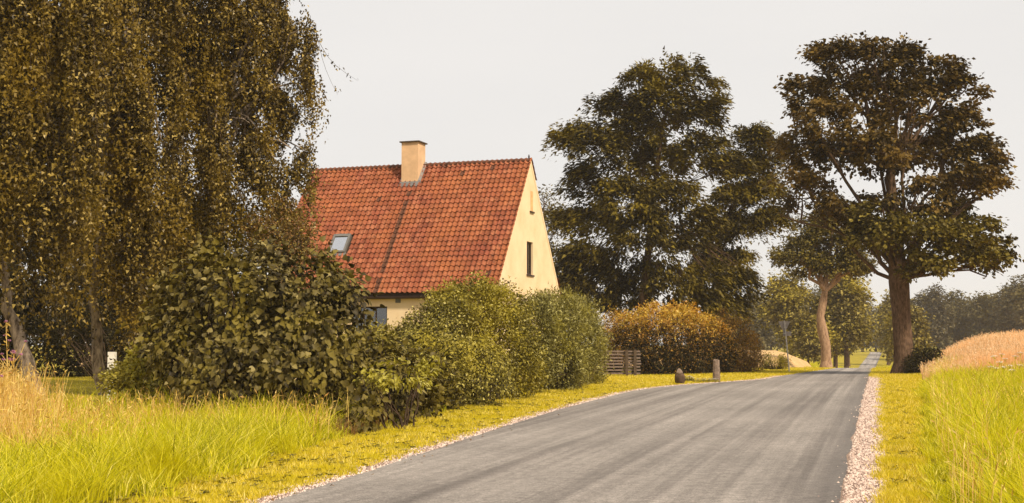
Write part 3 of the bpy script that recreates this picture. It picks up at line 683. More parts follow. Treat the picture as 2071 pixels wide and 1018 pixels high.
def tree(name, label, cat, trunk, trad, lobes, mats, nl, cr, L, W, seed, style='broad', group=None, cl=40, shell=.6, gap=.15, fork=.6, limb_r=.32, twigs=True, lobemats=None, sides=10, wl=2.6):
    rg = np.random.default_rng(seed); trunk = np.asarray(trunk, float)
    root = empty(name, trunk[0], label=label, cat=cat, group=group); o0 = trunk[0]
    tb = MB(); tb.tube(trunk - o0, trad, sides)
    fl = np.array([trunk[0] + [0, 0, -.2], trunk[0] + [0, 0, .12], trunk[0] + [0, 0, .5]]) - o0
    tb.tube(fl, [trad[0] * 1.5, trad[0] * 1.25, trad[0] * .98], sides)
    fb = MB(); Cs = []
    if lobemats is None: Cs = [crown(fb, rg, lobes, nl, cr, L, W, style, 0, cl, shell, gap, wl)]
    else:
        for mi in sorted(set(lobemats)):
            sub = [l for l, m in zip(lobes, lobemats) if m == mi]; sh = sum(l[1][0] ** 2 for l in sub) / sum(l[1][0] ** 2 for l in lobes)
            Cs.append(crown(fb, rg, sub, int(nl * sh), cr, L, W, style, mi, cl, shell, gap, wl))
    C = np.concatenate(Cs)
    br = MB(); top = trunk[int(len(trunk) * fork):]
    for c, r in lobes:
        t0 = top[rg.integers(0, len(top))] if c[2] > trunk[-1][2] else top[0]
        if c[2] > trunk[-1][2]: t0 = top[-1] if rg.random() < .6 else t0
        p = limb_path(t0, c, 7, .08, rg); rr_ = trad[-1] * limb_r / .5
        br.tube(p - o0, np.linspace(rr_, rr_ * .3, 7), 6)
        if twigs:
            near = C[np.argsort(np.linalg.norm(C - c, axis=1))[:14]]
            for q in near: br.tube(limb_path(p[rg.integers(3, 7)], q, 4, .05, rg) - o0, np.linspace(rr_ * .28, .012, 4), 4)
    fb.v = [v - o0 for v in fb.v]
    tr = tb.build('trunk', mats['bark'], root); br.build('branches', mats['bark'], root); fb.build('crown', mats['leaf'], root)
    return root

# weeping birches
def birch(label, tpx, Y, tr0, drapes, n_str, seed, top_z, group='weeping birches at the garden edge', thin=.26):
    rg = np.random.default_rng(seed)
    tp = [at(px, py, Y) for px, py in tpx]; g = ground_hit(tpx[0][0], tpx[0][1]) if False else None
    b0 = np.array([tp[0][0], Y, float(gz(tp[0][0], Y))]); tp[0] = b0
    tp.append(np.array([tp[-1][0] * .7 + drapes[0][0][0] * .3, Y, top_z * .8])); path = np.array(tp)
    t = np.linspace(0, 1, len(path)); tt = np.linspace(0, 1, 14); path = np.stack([np.interp(tt, t, path[:, k]) for k in range(3)], -1)
    path[1:-1, :2] += rg.normal(0, .03, (12, 2))
    root = empty('birch_tree', b0, label=label, cat='tree', group=group)
    tb = MB(); tb.tube(path - b0, tr0 * (1 - .85 * tt) + .02, 12); tb.tube(np.array([[0, 0, -.2], [0, 0, .1], [0, 0, .4]]), [tr0 * 1.5, tr0 * 1.2, tr0 * .98], 12)
    tb.build('trunk', M['birch_bark'], root)
    bb, lb, tw = MB(), MB(), MB(); P, Dv = [], []; ph1, ph2 = rg.random(2) * 6
    tot = sum(d[1] * d[3] for d in drapes)
    for (c, rad, ztop, ln) in drapes:
        k = max(6, int(n_str * rad * ln / tot)); zi = rg.uniform(.45, .95) * path[-1, 2]; st_ = np.array([np.interp(zi, path[:, 2], path[:, q]) for q in range(3)])
        e = np.array([c[0], c[1], ztop]); arc = limb_path(st_, e, 7, .18, rg); bb.tube(arc - b0, np.linspace(.055, .02, 7), 5)
        for _ in range(k):
            a = rg.random() * 6.283; q = rad * math.sqrt(rg.random()); s = np.array([c[0] + q * math.cos(a), c[1] + q * math.sin(a), ztop - .6 * (q / rad) ** 2 * rad + rg.normal(0, .35)])
            nn = math.sin(s[0] * 4.2 + 1.7 * math.sin(s[1] * 2.1 + ph1)) + math.sin(s[1] * 3.3 + 1.5 * math.sin(s[0] * 2.6 + ph2))
            if nn < -.15: continue
            l = ln * rg.uniform(.45, 1.1) * (.85 + .2 * nn) * (1 - .25 * (q / rad)); m = 6; t = np.linspace(0, 1, m)
            sw = rg.normal(0, .22, 2); bow = rg.uniform(.1, .45)
            pt = np.stack([s[0] + (s[0] - c[0]) * bow * np.sqrt(t) + sw[0] * t * t * 1.5 + .12, s[1] + (s[1] - c[1]) * bow * np.sqrt(t) + sw[1] * t * t, s[2] - l * t], -1)
            if rg.random() < .12: tw.tube(pt - b0, np.linspace(.008, .003, m), 3)
            kk = int(l * 30); u = rg.random(kk)
            pp = np.stack([np.interp(u, t, pt[:, z]) for z in range(3)], -1) + rg.normal(0, .065, (kk, 3)); P.append(pp)
    P = np.concatenate(P); q = P / 1.25 * 6.28
    nn = np.sin(q[:, 0] + 1.6 * np.sin(q[:, 2] * .45 + ph1)) + np.sin(q[:, 1] + 1.6 * np.sin(q[:, 0] * .8 + ph2)) + np.sin(q[:, 2] * .6 + 1.6 * np.sin(q[:, 1] * .6)) + rg.normal(0, .35, len(P))
    P = P[nn > np.quantile(nn, thin)]; n = len(P); Dv = rg.normal(0, .6, (n, 3)) + np.array([0, 0, -.75])
    leaves(lb, P - b0, Dv, rg.normal(size=(n, 3)) + np.array([0, -.5, .35]), rg.uniform(.06, .12, n), rg.uniform(.05, .085, n), tri=True)
    bb.build('branches', M['birch_bark'], root); tw.build('twigs', M['twig'], root); lb.build('crown', M['birch'], root)
    return n
def drape_set(spec, Y, seed):
    """spec: (px centre, px radius, top py, bottom py, depth offset)"""
    out = []
    for (px, rp, ty, by, dy) in spec:
        y = Y + dy; c = at(px, 600, y); zt = at(px, ty, y)[2]; zb = max(at(px, by, y)[2], .15); out.append((c, rp * y / F, zt, (zt - zb) / .95))
    return out
rg0 = random.Random(11)
dA = [(-120, 90, -260, 600, 0), (-40, 70, -330, 520, 1.2), (20, 60, -220, 540, -1.6), (70, 55, -280, 560, -.6), (130, 55, -300, 300, .6), (-15, 50, 180, 560, -2.0), (-60, 60, 260, 680, -1.0), (95, 45, 250, 600, -1.8), (125, 38, 330, 650, -1.0), (150, 45, -60, 470, -1.9),
      (170, 50, -360, 200, -.2), (55, 60, 60, 500, 1.8), (-150, 80, 80, 690, .5), (90, 50, 380, 650, 1.6), (125, 50, 150, 520, 2.4)]
N1 = birch('nearest weeping birch with leaning trunk at the left edge, dry grass round its foot', [(72, 812), (60, 750), (45, 700), (22, 640), (5, 570), (-10, 450)], 31, .21, drape_set(dA, 31, 1), 2300, 21, 13)
dB = [(200, 50, -250, 380, -1.2), (190, 48, 180, 650, -1.6), (240, 45, 150, 660, -1.8), (245, 50, 330, 660, -1.0), (290, 55, -240, 200, 0), (300, 42, 230, 560, -1.5), (150, 45, 420, 660, 0), (290, 50, 440, 640, -.6), (330, 55, -120, 330, 1.2), (250, 60, -60, 560, 1.8), (250, 40, 520, 680, 1.0), (345, 45, 350, 600, .5), (150, 45, 60, 500, 1.4), (300, 40, 560, 660, 1.6)]
N2 = birch('weeping birch in the middle of the three, with thin forked trunk by the white post', [(212, 772), (196, 700), (188, 600), (205, 420), (235, 250)], 36, .16, drape_set(dB, 36, 2), 2300, 22, 13.5)
dC = [(400, 55, -250, 260, 0), (380, 50, 160, 560, -1.4), (430, 50, 260, 600, -1.8), (460, 55, -200, 330, -1.0), (440, 50, 380, 640, -.8), (500, 45, 250, 560, -1.2), (520, 55, -90, 300, .4), (480, 50, 60, 430, 1.2), (560, 40, 60, 360, .2), (555, 45, 330, 560, -.4), (600, 32, 120, 330, 0), (605, 30, 300, 470, .6), (380, 60, 10, 500, 1.8), (580, 28, 420, 560, 1.0), (618, 20, 110, 240, .3), (600, 32, 60, 300, -.3), (570, 35, 10, 260, .3), (622, 26, 170, 340, .2), (600, 30, 230, 420, .3), (585, 30, 300, 450, -.3), (500, 40, 430, 600, .8), (545, 30, -40, 200, -.8), (350, 40, 420, 620, .4)]
N3 = birch('right hand weeping birch whose crown hangs in front of the cottage roof', [(430, 800), (425, 650), (415, 480), (430, 300), (445, 120)], 38, .2, drape_set(dC, 38, 3), 2500, 23, 12.5, thin=.33)
print('birch leaves', N1, N2, N3)

bark = dict(bark=M['bark'])
def px_path(lst, Y):
    p = [at(a, b, Y) for a, b in lst]; p[0][2] = float(gz(p[0][0], Y)); return np.array(p)
def avenue(label, px, py, w_, h_, Y, seed, mat='mid', nl=13000, bare=.1, nm='avenue_tree', grp='trees lining the far lane', L=.34, cat='tree', cr=.9):
    rg = np.random.default_rng(seed); b0 = at(px, py, Y); b0[2] = float(gz(b0[0], Y)); s = Y / F; W2, H = w_ * s / 2, at(px, py - h_, Y)[2] - b0[2]
    lobes = []
    for k in range(9):
        t = (k + .5) / 9; z = b0[2] + H * (bare + (1 - bare) * (.08 + .84 * t)); rad = W2 * (math.sin(math.pi * (.18 + .72 * t)) * .55 + .12)
        for q in range(2 if t < .85 else 1):
            a = rg.random() * 6.283; lobes.append((np.array([b0[0] + math.cos(a) * W2 * .45 * (1 - t * .6), b0[1] + math.sin(a) * W2 * .45 * (1 - t * .6), z]), np.array([rad, rad, rad * .75])))
    p = np.stack([np.full(4, b0[0]), np.full(4, b0[1]), b0[2] + H * np.array([0, .2, .5, .8])], -1)
    return tree(nm, label, cat, p, np.array([.035, .03, .02, .01]) * H * .7, lobes, dict(bark=M['bark'], leaf=M[mat]), nl, cr, L, L * .7, seed, 'broad', grp, cl=30, shell=.55, gap=.1, twigs=False, sides=6)
# dark trees at the back of the garden
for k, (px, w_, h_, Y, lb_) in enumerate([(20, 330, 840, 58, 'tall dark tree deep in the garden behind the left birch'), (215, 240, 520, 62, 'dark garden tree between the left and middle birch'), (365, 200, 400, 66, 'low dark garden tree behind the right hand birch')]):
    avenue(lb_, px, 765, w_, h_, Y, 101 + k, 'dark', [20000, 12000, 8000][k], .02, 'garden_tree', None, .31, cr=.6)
# big roadside tree
YT = ground_hit(1828, 760)[1]; YT = min(max(YT, 60), 72)
lob = [(1700, 130, 62, 0), (1765, 118, 45, -1), (1830, 140, 55, .5), (1900, 165, 55, 0), (1945, 190, 42, -.5), (1640, 190, 50, .5), (1660, 130, 40, 1), (1750, 200, 80, 1), (1850, 230, 80, -.5), (1930, 260, 60, .5), (1975, 310, 48, 0),
       (1680, 260, 70, -1), (1620, 300, 50, .5), (1600, 360, 45, 0), (1700, 330, 60, 1.5), (1780, 310, 55, -1.5), (1870, 320, 70, 1), (1950, 370, 55, -.5), (1990, 360, 40, 1), (1640, 400, 50, 1.0), (1850, 400, 62, -1.5), (1780, 410, 45, 1.5), (1920, 430, 45, .5),
       (1850, 485, 72, -2.0), (1800, 470, 40, -1), (1920, 490, 60, -1.2), (1975, 480, 50, 0), (2010, 500, 32, .5), (1980, 530, 30, -.5), (1870, 535, 45, -1.8), (1905, 545, 30, -.8), (2008, 300, 22, .5), (2012, 525, 30, -.4), (1995, 560, 20, 0), (2015, 375, 24, 0), (1960, 215, 28, .5), (1600, 215, 26, 0), (1590, 440, 28, .4), (1730, 100, 26, 0), (1800, 108, 24, .4), (1940, 160, 24, 0),
       (1755, 480, 40, -2), (1700, 425, 45, -.5), (1760, 445, 42, -1.5)]
lm = [1 if q[1] > 425 else 0 for q in lob]
tree('roadside_tree', 'largest tree, thick trunk on the right verge with a broad full crown', 'tree', px_path([(1829, 760), (1827, 700), (1823, 640), (1818, 570), (1812, 500), (1806, 430), (1800, 340)], YT),
     np.array([.50, .44, .42, .47, .36, .30, .18]), lobes_from([q + (.8,) for q in lob], YT, None), dict(bark=M['bark'], leaf=[M['maple'], M['maple_green']]), 125000, .40, .205, .165, 31, cl=46, lobemats=lm, gap=.57, wl=1.8, limb_r=.3, sides=16, fork=.5)
# locust
lob = [(1380, 155, 55, 0), (1430, 190, 42, .5), (1300, 165, 42, 0), (1340, 210, 60, -.5), (1260, 215, 45, .5), (1215, 205, 25, 0), (1410, 240, 50, .8), (1290, 270, 60, 0), (1190, 270, 42, 0), (1140, 285, 32, .3), (1220, 310, 60, -1), (1330, 330, 60, 1),
       (1420, 310, 55, -.5), (1470, 340, 40, 0), (1180, 370, 48, 0), (1260, 400, 62, -1.5), (1360, 400, 60, -.5), (1150, 440, 30, 0), (1200, 450, 50, .5), (1300, 470, 62, -1.2), (1390, 480, 50, .5), (1180, 520, 45, 0), (1240, 540, 50, .8), (1330, 560, 55, 0),
       (1430, 560, 50, 0), (1160, 570, 38, .5), (1490, 570, 40, .5), (1400, 610, 50, 0), (1270, 600, 50, 1.2), (1470, 620, 45, 0), (1210, 600, 40, 1), (1430, 440, 35, 1.2)]
tree('locust_tree', 'tall feathery leaved tree with layered crown behind the fence, right of the cottage', 'tree', px_path([(1300, 765), (1302, 690), (1300, 600), (1310, 520), (1320, 430), (1330, 330), (1340, 260)], 74),
     np.array([.34, .28, .25, .22, .18, .14, .09]), lobes_from([q + (.78,) for q in lob], 74, None), dict(bark=M['bark'], leaf=M['locust']), 140000, .50, .26, .13, 32, 'feather', cl=50, gap=.36, wl=2.0)
lob = [(1520, 280, 40, 0), (1550, 310, 35, 0), (1500, 330, 42, 0), (1480, 400, 40, 0), (1540, 380, 45, .5), (1560, 440, 35, 0), (1510, 450, 45, 0), (1450, 470, 40, .5), (1560, 330, 25, 1), (1500, 520, 25, 0), (1440, 520, 35, .5)]
tree('locust_tree', 'slimmer dark tree between the tall feathery tree and the roadside tree', 'tree', px_path([(1400, 760), (1398, 700), (1405, 620), (1430, 540), (1470, 450), (1510, 360)], 80),
     np.array([.3, .26, .22, .18, .14, .08]), lobes_from([q + (.7,) for q in lob], 80, None), dict(bark=M['bark'], leaf=M['locust']), 50000, .5, .24, .12, 33, 'feather', gap=.36, wl=2.2)
# tree behind the gable
lob = [(1100, 400, 26, 0), (1085, 440, 30, 1), (1120, 460, 35, 0), (1100, 520, 40, 0), (1140, 540, 40, 0), (1120, 600, 45, 0), (1075, 500, 30, 0), (1160, 600, 40, 1)]
tree('ash_tree', 'dim tree whose crown shows just behind the cream gable', 'tree', px_path([(1110, 760), (1110, 650), (1105, 520), (1100, 430)], 92), np.array([.25, .2, .14, .07]),
     lobes_from(lob, 92, None), dict(bark=M['bark'], leaf=M['maple_green']), 16000, .6, .2, .13, 34, gap=.2)
# slender forked tree
yb = 90
lob = [(1690, 535, 55, 0, .5), (1645, 545, 38, .5, .6), (1730, 545, 35, 0, .5), (1680, 505, 62, .5), (1630, 520, 48, .5), (1745, 515, 48, 0), (1700, 470, 60, 1), (1640, 475, 45, .5), (1755, 475, 42, .6), (1600, 520, 36, 0), (1690, 440, 40, .8)]
rt = tree('forked_tree', 'slender pale barked tree with a low fork left of the lane', 'tree', px_path([(1671, 742), (1670, 700), (1663, 668), (1659, 640), (1665, 610), (1668, 590)], yb), np.array([.37, .34, .36, .27, .27, .2]),
     lobes_from(lob, yb, None), dict(bark=M['pale_bark'], leaf=M['maple_green']), 48000, .45, .20, .14, 35, gap=.3, fork=.9, limb_r=.4)
# avenue trees beyond the crest: crowns that come down to the ground
avenue('bushy sunlit tree behind the road sign, foliage down to the field', 1600, 742, 120, 200, 145, 41, bare=.14)
avenue('rounded low tree just left of the forked trunk', 1635, 744, 90, 110, 141, 42, nl=9000, bare=.16)
avenue('tallest bushy tree between forked trunk and lane', 1712, 742, 112, 200, 143, 43, nl=16000, bare=.22)
avenue('bushy tree behind the forked trunk', 1690, 742, 110, 190, 150, 44, nl=13000, bare=.14)
avenue('tree at the left side of the lane near its end', 1716, 733, 52, 130, 235, 45, 'mid', 7000, L=.45, bare=.12)
avenue('yellow green tree on the right of the lane, partly behind the big trunk', 1838, 745, 70, 135, 140, 46, nl=12000)
avenue('tree right of the lane overhanging its far end', 1812, 738, 44, 160, 185, 47, nl=9000, L=.4, bare=.05)
avenue('small tree on the right of the lane just before its far end', 1797, 732, 40, 130, 240, 48, nl=7000, L=.42, bare=.15)
# far wood
rw = random.Random(5); grp = 'trees of the far hazy wood'
tops = [(1460, 130, 265), (1500, 115, 240), (1530, 130, 230), (1560, 120, 250), (1600, 140, 280), (1650, 150, 300), (1700, 150, 310), (1745, 120, 350), (1772, 110, 360), (1800, 125, 345), (1840, 125, 300), (1868, 130, 270), (1898, 150, 262), (1930, 140, 268), (1955, 128, 275), (1982, 138, 262), (2008, 130, 270), (2035, 150, 258), (2062, 175, 235), (2092, 200, 225), (2125, 190, 230)]
for k, (px, h_, Y) in enumerate(tops):
    avenue('hazy dark green tree in the row closing off the fields right of the big trunk' if px > 1840 else 'hazy dark green tree in the far row left of the big trunk, behind the lane', px, 722, 62 + rw.random() * 16 if Y < 330 else 50, h_ + rw.uniform(-6, 6), Y, 60 + k, 'far', 7000, nm='wood_tree', grp=grp, L=.55, bare=.0, cr=1.1)

# ------------------------------------------------------------------ bushes and hedges
def bush(name, label, cat, lobes, mats, nl, L, W, seed, cl=16, cr=.16, group=None, split=None, droop=.3, hang=False, stems=True, depth=.55):
    """split(P, rg) -> material index per leaf"""
    rg = np.random.default_rng(seed); z0 = min(float(gz(c[0], c[1])) for c, r in lobes); cen = np.mean([c for c, r in lobes], 0)
    o0 = np.array([cen[0], cen[1], float(gz(cen[0], cen[1]))]); root = empty(name, o0, label=label, cat=cat, group=group)
    w = np.array([r[0] * r[2] for c, r in lobes]); w /= w.sum(); nc = int(nl / cl); li = rg.choice(len(lobes), nc, p=w)
    cc = np.array([l[0] for l in lobes])[li]; R = np.array([l[1] for l in lobes])[li]; d = rdir(rg, nc)
    lum = 1 + .16 * np.sin(d[:, 0] * 7 + li) * np.sin(d[:, 2] * 6 + li * 2) + rg.normal(0, .035, nc)
    rad = lum * (1 - depth * rg.random(nc) ** 2.2); C = cc + d * R * rad[:, None]
    inside = np.zeros(nc, bool)
    for q, (c, r) in enumerate(lobes):
        e = np.linalg.norm((C - c) / r, axis=1); inside |= (e < .62) & (li != q) & (rg.random(nc) < .85)
    ph = rg.random(3) * 6; wf = 6.28 / (cr * 7)
    nn = np.sin(C[:, 0] * wf + 1.7 * np.sin(C[:, 2] * wf * .6 + ph[0])) + np.sin(C[:, 2] * wf + 1.7 * np.sin(C[:, 1] * wf * .7 + ph[1])) + np.sin(C[:, 1] * wf + ph[2])
    C = C[~inside & (nn > -.95)]; C = C[C[:, 2] > gz(C[:, 0], C[:, 1]) + .03]; n = len(C) * cl; idx = np.repeat(np.arange(len(C)), cl)
    P = C[idx] + rg.normal(0, cr, (n, 3)) * np.array([1, 1, .8]); P[:, 2] = np.maximum(P[:, 2], gz(P[:, 0], P[:, 1]) + .02)
    outw = unit(P - cen); Dv = outw + rg.normal(0, .7, (n, 3)) + np.array([0, 0, -droop]); N = outw * .6 + np.array([0, 0, .6]) + rg.normal(0, .5, (n, 3))
    mb = MB(); Ls, Ws = L * rg.uniform(.6, 1.3, n), W * rg.uniform(.6, 1.3, n); mi = split(P, rg) if split else np.zeros(n, int)
    for k in np.unique(mi):
        s = mi == k; leaves(mb, P[s] - o0, Dv[s], N[s], Ls[s], Ws[s], int(k), .08, tri=nl > 24000 and L > .08)
    mb.build('foliage', mats, root)
    if stems:
        sb = MB()
        for q in range(min(90 if nl > 2000 else 12, len(C))):
            e = C[rg.integers(0, len(C))]; b = np.array([cen[0] + (e[0] - cen[0]) * .35 + rg.normal(0, .1), cen[1] + (e[1] - cen[1]) * .35, float(gz(e[0], e[1])) - .05])
            sb.tube(limb_path(b, e, 5, .03, rg) - o0, np.linspace(.022, .004, 5), 4)
        sb.build('stems', M['twig'], root)
    return root
def LB(px, py, rx, rz, Y, ry=None):
    c = at(px, py, Y); s = Y / F; return (c, np.array([rx * s, (ry if ry else rx) * s, rz * s]))

# large-leaved bush: leaves big enough to tell apart
def leaf_shape(seed):
    r = random.Random(seed); mb = MB(); L = .15; fold = r.uniform(.2, .4); cv = r.uniform(.10, .3)
    w = [.0, .34, .42, .22, 0]; t = [0, .08, .38, .78, 1.0]
    v = []
    for a, b in zip(t, w): z = -cv * a * a * L; v += [(-b * L, a * L, z + fold * b * L), (0, a * L, z), (b * L, a * L, z + fold * b * L)]
    f = [(3 * i, 3 * i + 1, 3 * i + 4, 3 * i + 3) for i in range(4)] + [(3 * i + 1, 3 * i + 2, 3 * i + 5, 3 * i + 4) for i in range(4)]
    return np.array(v), np.array(f)
def big_leaf_bush(name, label, lobes, nclump, seed, mat, size=1., n_ind=300, twig=8):
    rg = np.random.default_rng(seed); cen = np.mean([c for c, r in lobes], 0); o0 = np.array([cen[0], cen[1], float(gz(cen[0], cen[1]))])
    root = empty(name, o0, label=label, cat='bush'); shapes = [leaf_shape(s) for s in range(4)]
    w = np.array([r[0] * r[2] for c, r in lobes]); w /= w.sum(); li = rg.choice(len(lobes), nclump, p=w)
    cc = np.array([l[0] for l in lobes])[li]; R = np.array([l[1] for l in lobes])[li]; d = rdir(rg, nclump); d[:, 1] = np.where(rg.random(nclump) < .45, -abs(d[:, 1]), d[:, 1])
    C = cc + d * R * (1.10 - .55 * rg.random(nclump) ** 1.5)[:, None]
    ins = np.zeros(nclump, bool)
    for q, (c, r) in enumerate(lobes): ins |= (np.linalg.norm((C - c) / r, axis=1) < .55) & (li != q)
    nn = np.sin(C[:, 0] * 5 + 1.5 * np.sin(C[:, 2] * 4)) + np.sin(C[:, 2] * 5.5 + 1.5 * np.sin(C[:, 1] * 4)) + np.sin(C[:, 1] * 5 + C[:, 0] * 2)
    C = C[~ins & (nn > -.25)]; C = C[C[:, 2] > gz(C[:, 0], C[:, 1]) + .08]; idx = np.repeat(np.arange(len(C)), twig); n = len(idx)
    P = C[idx] + rg.normal(0, .13, (n, 3)) * np.array([1, 1, 1.25]); P[:, 2] = np.maximum(P[:, 2], gz(P[:, 0], P[:, 1]) + .1)
    o = unit(P - cen); Dv = unit(o * .5 + (P - C[idx]) * 3 + rg.normal(0, .35, (n, 3)) + np.array([0, 0, -.65])); N = unit(o * .7 + np.array([0, -.1, .8]) + rg.normal(0, .75, (n, 3)))
    X = unit(np.cross(Dv, N)); Z = np.cross(X, Dv); sc = rg.uniform(.45, 1.25, n) * size
    # the leaves that show largest: outermost on the camera side
    depth = np.array([(np.linalg.norm((p - cc_) / r_)) for p, cc_, r_ in zip(C, cc[~ins][:len(C)], R[~ins][:len(C)])]) if False else None
    front = (P[:, 1] - .9 * 0) ; cell = {}; order = np.argsort(front - .0 * sc)
    px = np.round(P[:, 0] / P[:, 1] * F / 22).astype(int); pz = np.round((P[:, 2] - EYE) / P[:, 1] * F / 22).astype(int); pick = []
    for q in order:
        key = (px[q], pz[q])
        if key not in cell: cell[key] = 1; pick.append(q)
    pick.sort(key=lambda q: front[q]); pick = pick[:n_ind]; ind = np.zeros(n, bool); ind[pick] = True
    meshes = [None] * 4; mb = MB(); sh = rg.integers(0, 4, n)
    for q in pick:
        k = int(sh[q])
        if meshes[k] is None:
            t = MB(); t.add(shapes[k][0], shapes[k][1], 0, True); ob = t.build('leaf', mat, root); meshes[k] = ob.data
        else: ob = bpy.data.objects.new('leaf', meshes[k]); col.objects.link(ob); ob.parent = root
        m = Matrix(np.stack([X[q], Dv[q], Z[q]], 1) * sc[q]).to_4x4(); m.translation = Vector(P[q] - o0); ob.matrix_local = m
    for k in range(4):
        s = (~ind) & (sh == k); V, Fc = shapes[k]; B = np.stack([X[s], Dv[s], Z[s]], 2) * sc[s][:, None, None]
        v = np.einsum('nij,vj->nvi', B, V) + (P[s] - o0)[:, None]; nn = s.sum()
        mb.add(v.reshape(-1, 3), (Fc[None] + (np.arange(nn) * len(V))[:, None, None]).reshape(-1, 4), 0, True)
    ob = mb.build('foliage', mat, root); ob['kind'] = 'stuff'
    sb = MB()
    for q in range(120):
        e = C[rg.integers(0, len(C))]; b = np.array([cen[0] + (e[0] - cen[0]) * .4, cen[1] + (e[1] - cen[1]) * .4, float(gz(e[0], e[1])) - .05]); sb.tube(limb_path(b, e, 6, .04, rg) - o0, np.linspace(.03, .005, 6), 5)
    sb.build('stems', M['twig'], root); return n
lob = [LB(560, 640, 135, 125, 24.5), LB(450, 620, 110, 110, 25.5), LB(640, 650, 90, 95, 24), LB(520, 570, 85, 75, 25), LB(620, 560, 55, 50, 24.5), LB(400, 720, 90, 100, 25), LB(500, 760, 120, 90, 23.5), LB(620, 760, 110, 110, 23), LB(700, 600, 35, 45, 24), LB(380, 600, 60, 60, 26.5), LB(440, 530, 40, 35, 25.5), LB(690, 690, 50, 80, 23.5), LB(360, 670, 55, 70, 26)]
print('big leaves', big_leaf_bush('broad_leaved_bush', 'large dark bush with big heart shaped leaves in front of the birches', lob, 4000, 51, M['biglf'], .82))
lob = [LB(760, 800, 75, 75, 24.5), LB(700, 830, 60, 50, 22.5), LB(830, 800, 60, 60, 26.5), LB(770, 740, 55, 55, 25.5)]
print(big_leaf_bush('broad_leaved_bush', 'low large leaved bush with dark leaves reaching down to the mown strip', lob, 900, 52, M['biglf'], .78, 150))

def sp(p): return lambda P, rg: (rg.random(len(P)) < p).astype(int)
lob = [LB(900, 690, 85, 100, 31.5), LB(960, 650, 90, 85, 33), LB(1010, 690, 80, 100, 34), LB(870, 740, 80, 90, 30), LB(950, 760, 90, 75, 31), LB(820, 735, 50, 65, 30.5), LB(1040, 750, 60, 60, 34), LB(915, 620, 45, 40, 32.5), LB(960, 600, 55, 35, 33.5), LB(1010, 620, 45, 45, 34), LB(880, 680, 40, 45, 31)]
bush('hedge_bush', 'tall dense green hedge bush covering the cottage corner', 'bush', lob, M['hedge'], 80000, .078, .052, 53, 18, .10)
lob = [LB(1110, 680, 70, 85, 39), LB(1160, 690, 60, 80, 42), LB(1080, 660, 50, 65, 37.5), LB(1190, 710, 34, 75, 45), LB(1130, 740, 60, 55, 39.5), LB(1080, 740, 50, 50, 37), LB(1180, 640, 30, 35, 45), LB(1130, 630, 45, 40, 41), LB(1205, 750, 20, 30, 47)]
bush('hedge_bush', 'pale willow leaved hedge bush ending beside the board fence', 'bush', lob, M['hedge2'], 72000, .10, .038, 54, 18, .12, droop=-.2)
lob = [LB(770, 705, 55, 45, 31), LB(820, 705, 45, 45, 32), LB(730, 710, 45, 50, 30), LB(845, 690, 28, 35, 32.5)]
bush('hedge_bush', 'thin topped green shrub below the cottage window', 'bush', lob, M['hedge'], 22000, .06, .04, 55, 16, .10)
lob = [LB(800, 735, 30, 10, 23.4), LB(850, 745, 30, 12, 24), LB(780, 770, 35, 10, 22.9), LB(835, 775, 25, 10, 23.5), LB(865, 730, 18, 7, 24.2), LB(745, 760, 25, 9, 22.6)]
bush('yellow_shrub', 'small shrub with arching yellow green sprays in the hedge', 'bush', lob, M['spray'], 650, .13, .065, 56, 6, .07, droop=.5, depth=.9)
lob = [LB(800, 790, 78, 72, 27.5), LB(870, 800, 55, 45, 29), LB(760, 790, 50, 80, 26.5), LB(850, 760, 55, 50, 28.5)]
bush('hedge_bush', 'shaded dark lower part of the hedge between the large leaved bushes and the tall hedge', 'bush', lob, [M['maple_green'], M['hedge']], 26000, .095, .065, 68, 12, .12, split=sp(.3))
# russet shrub before the roof
lob = [LB(600, 470, 32, 35, 31), LB(575, 430, 25, 30, 31.5), LB(570, 500, 45, 35, 30.5), LB(610, 510, 28, 25, 31), LB(540, 470, 35, 40, 31)]
bush('russet_shrub', 'russet and green leaved small tree overlapping the left roof edge', 'tree', lob, [M['birch'], M['russet']], 9000, .07, .05, 57, 12, .12, split=sp(.45), stems=False)
tb = MB(); p = limb_path(np.array([at(580, 800, 31)[0], 31, .1]), at(580, 480, 31), 8, .02, np.random.default_rng(2)); tb.tube(p - p[0], np.linspace(.08, .02, 8), 6)
rs = bpy.data.objects['russet_shrub']; o = tb.build('trunk', M['bark'], rs); o.location = Vector(p[0]) - rs.location
# orange hedges
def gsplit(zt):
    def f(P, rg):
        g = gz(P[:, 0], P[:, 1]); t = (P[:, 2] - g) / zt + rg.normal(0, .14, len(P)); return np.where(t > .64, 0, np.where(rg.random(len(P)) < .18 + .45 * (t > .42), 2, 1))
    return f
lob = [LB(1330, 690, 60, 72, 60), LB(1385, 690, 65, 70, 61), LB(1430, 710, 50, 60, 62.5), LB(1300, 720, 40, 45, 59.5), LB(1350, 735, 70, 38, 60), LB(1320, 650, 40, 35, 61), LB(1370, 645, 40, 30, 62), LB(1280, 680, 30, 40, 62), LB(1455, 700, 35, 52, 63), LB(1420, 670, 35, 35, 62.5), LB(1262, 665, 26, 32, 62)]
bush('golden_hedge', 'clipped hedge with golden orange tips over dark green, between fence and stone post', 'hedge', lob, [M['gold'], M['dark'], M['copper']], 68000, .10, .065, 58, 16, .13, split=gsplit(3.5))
lob = [LB(1490, 705, 42, 62, 65), LB(1460, 700, 40, 65, 64), LB(1515, 720, 26, 48, 67), LB(1480, 740, 50, 30, 65)]
bush('copper_hedge', 'copper brown hedge end beside the road junction', 'hedge', lob, [M['copper'], M['gold']], 26000, .10, .06, 59, 16, .12, split=sp(.16))
lob = [LB(1240, 680, 30, 50, 64), LB(1265, 670, 28, 40, 65), LB(1225, 700, 20, 40, 63)]
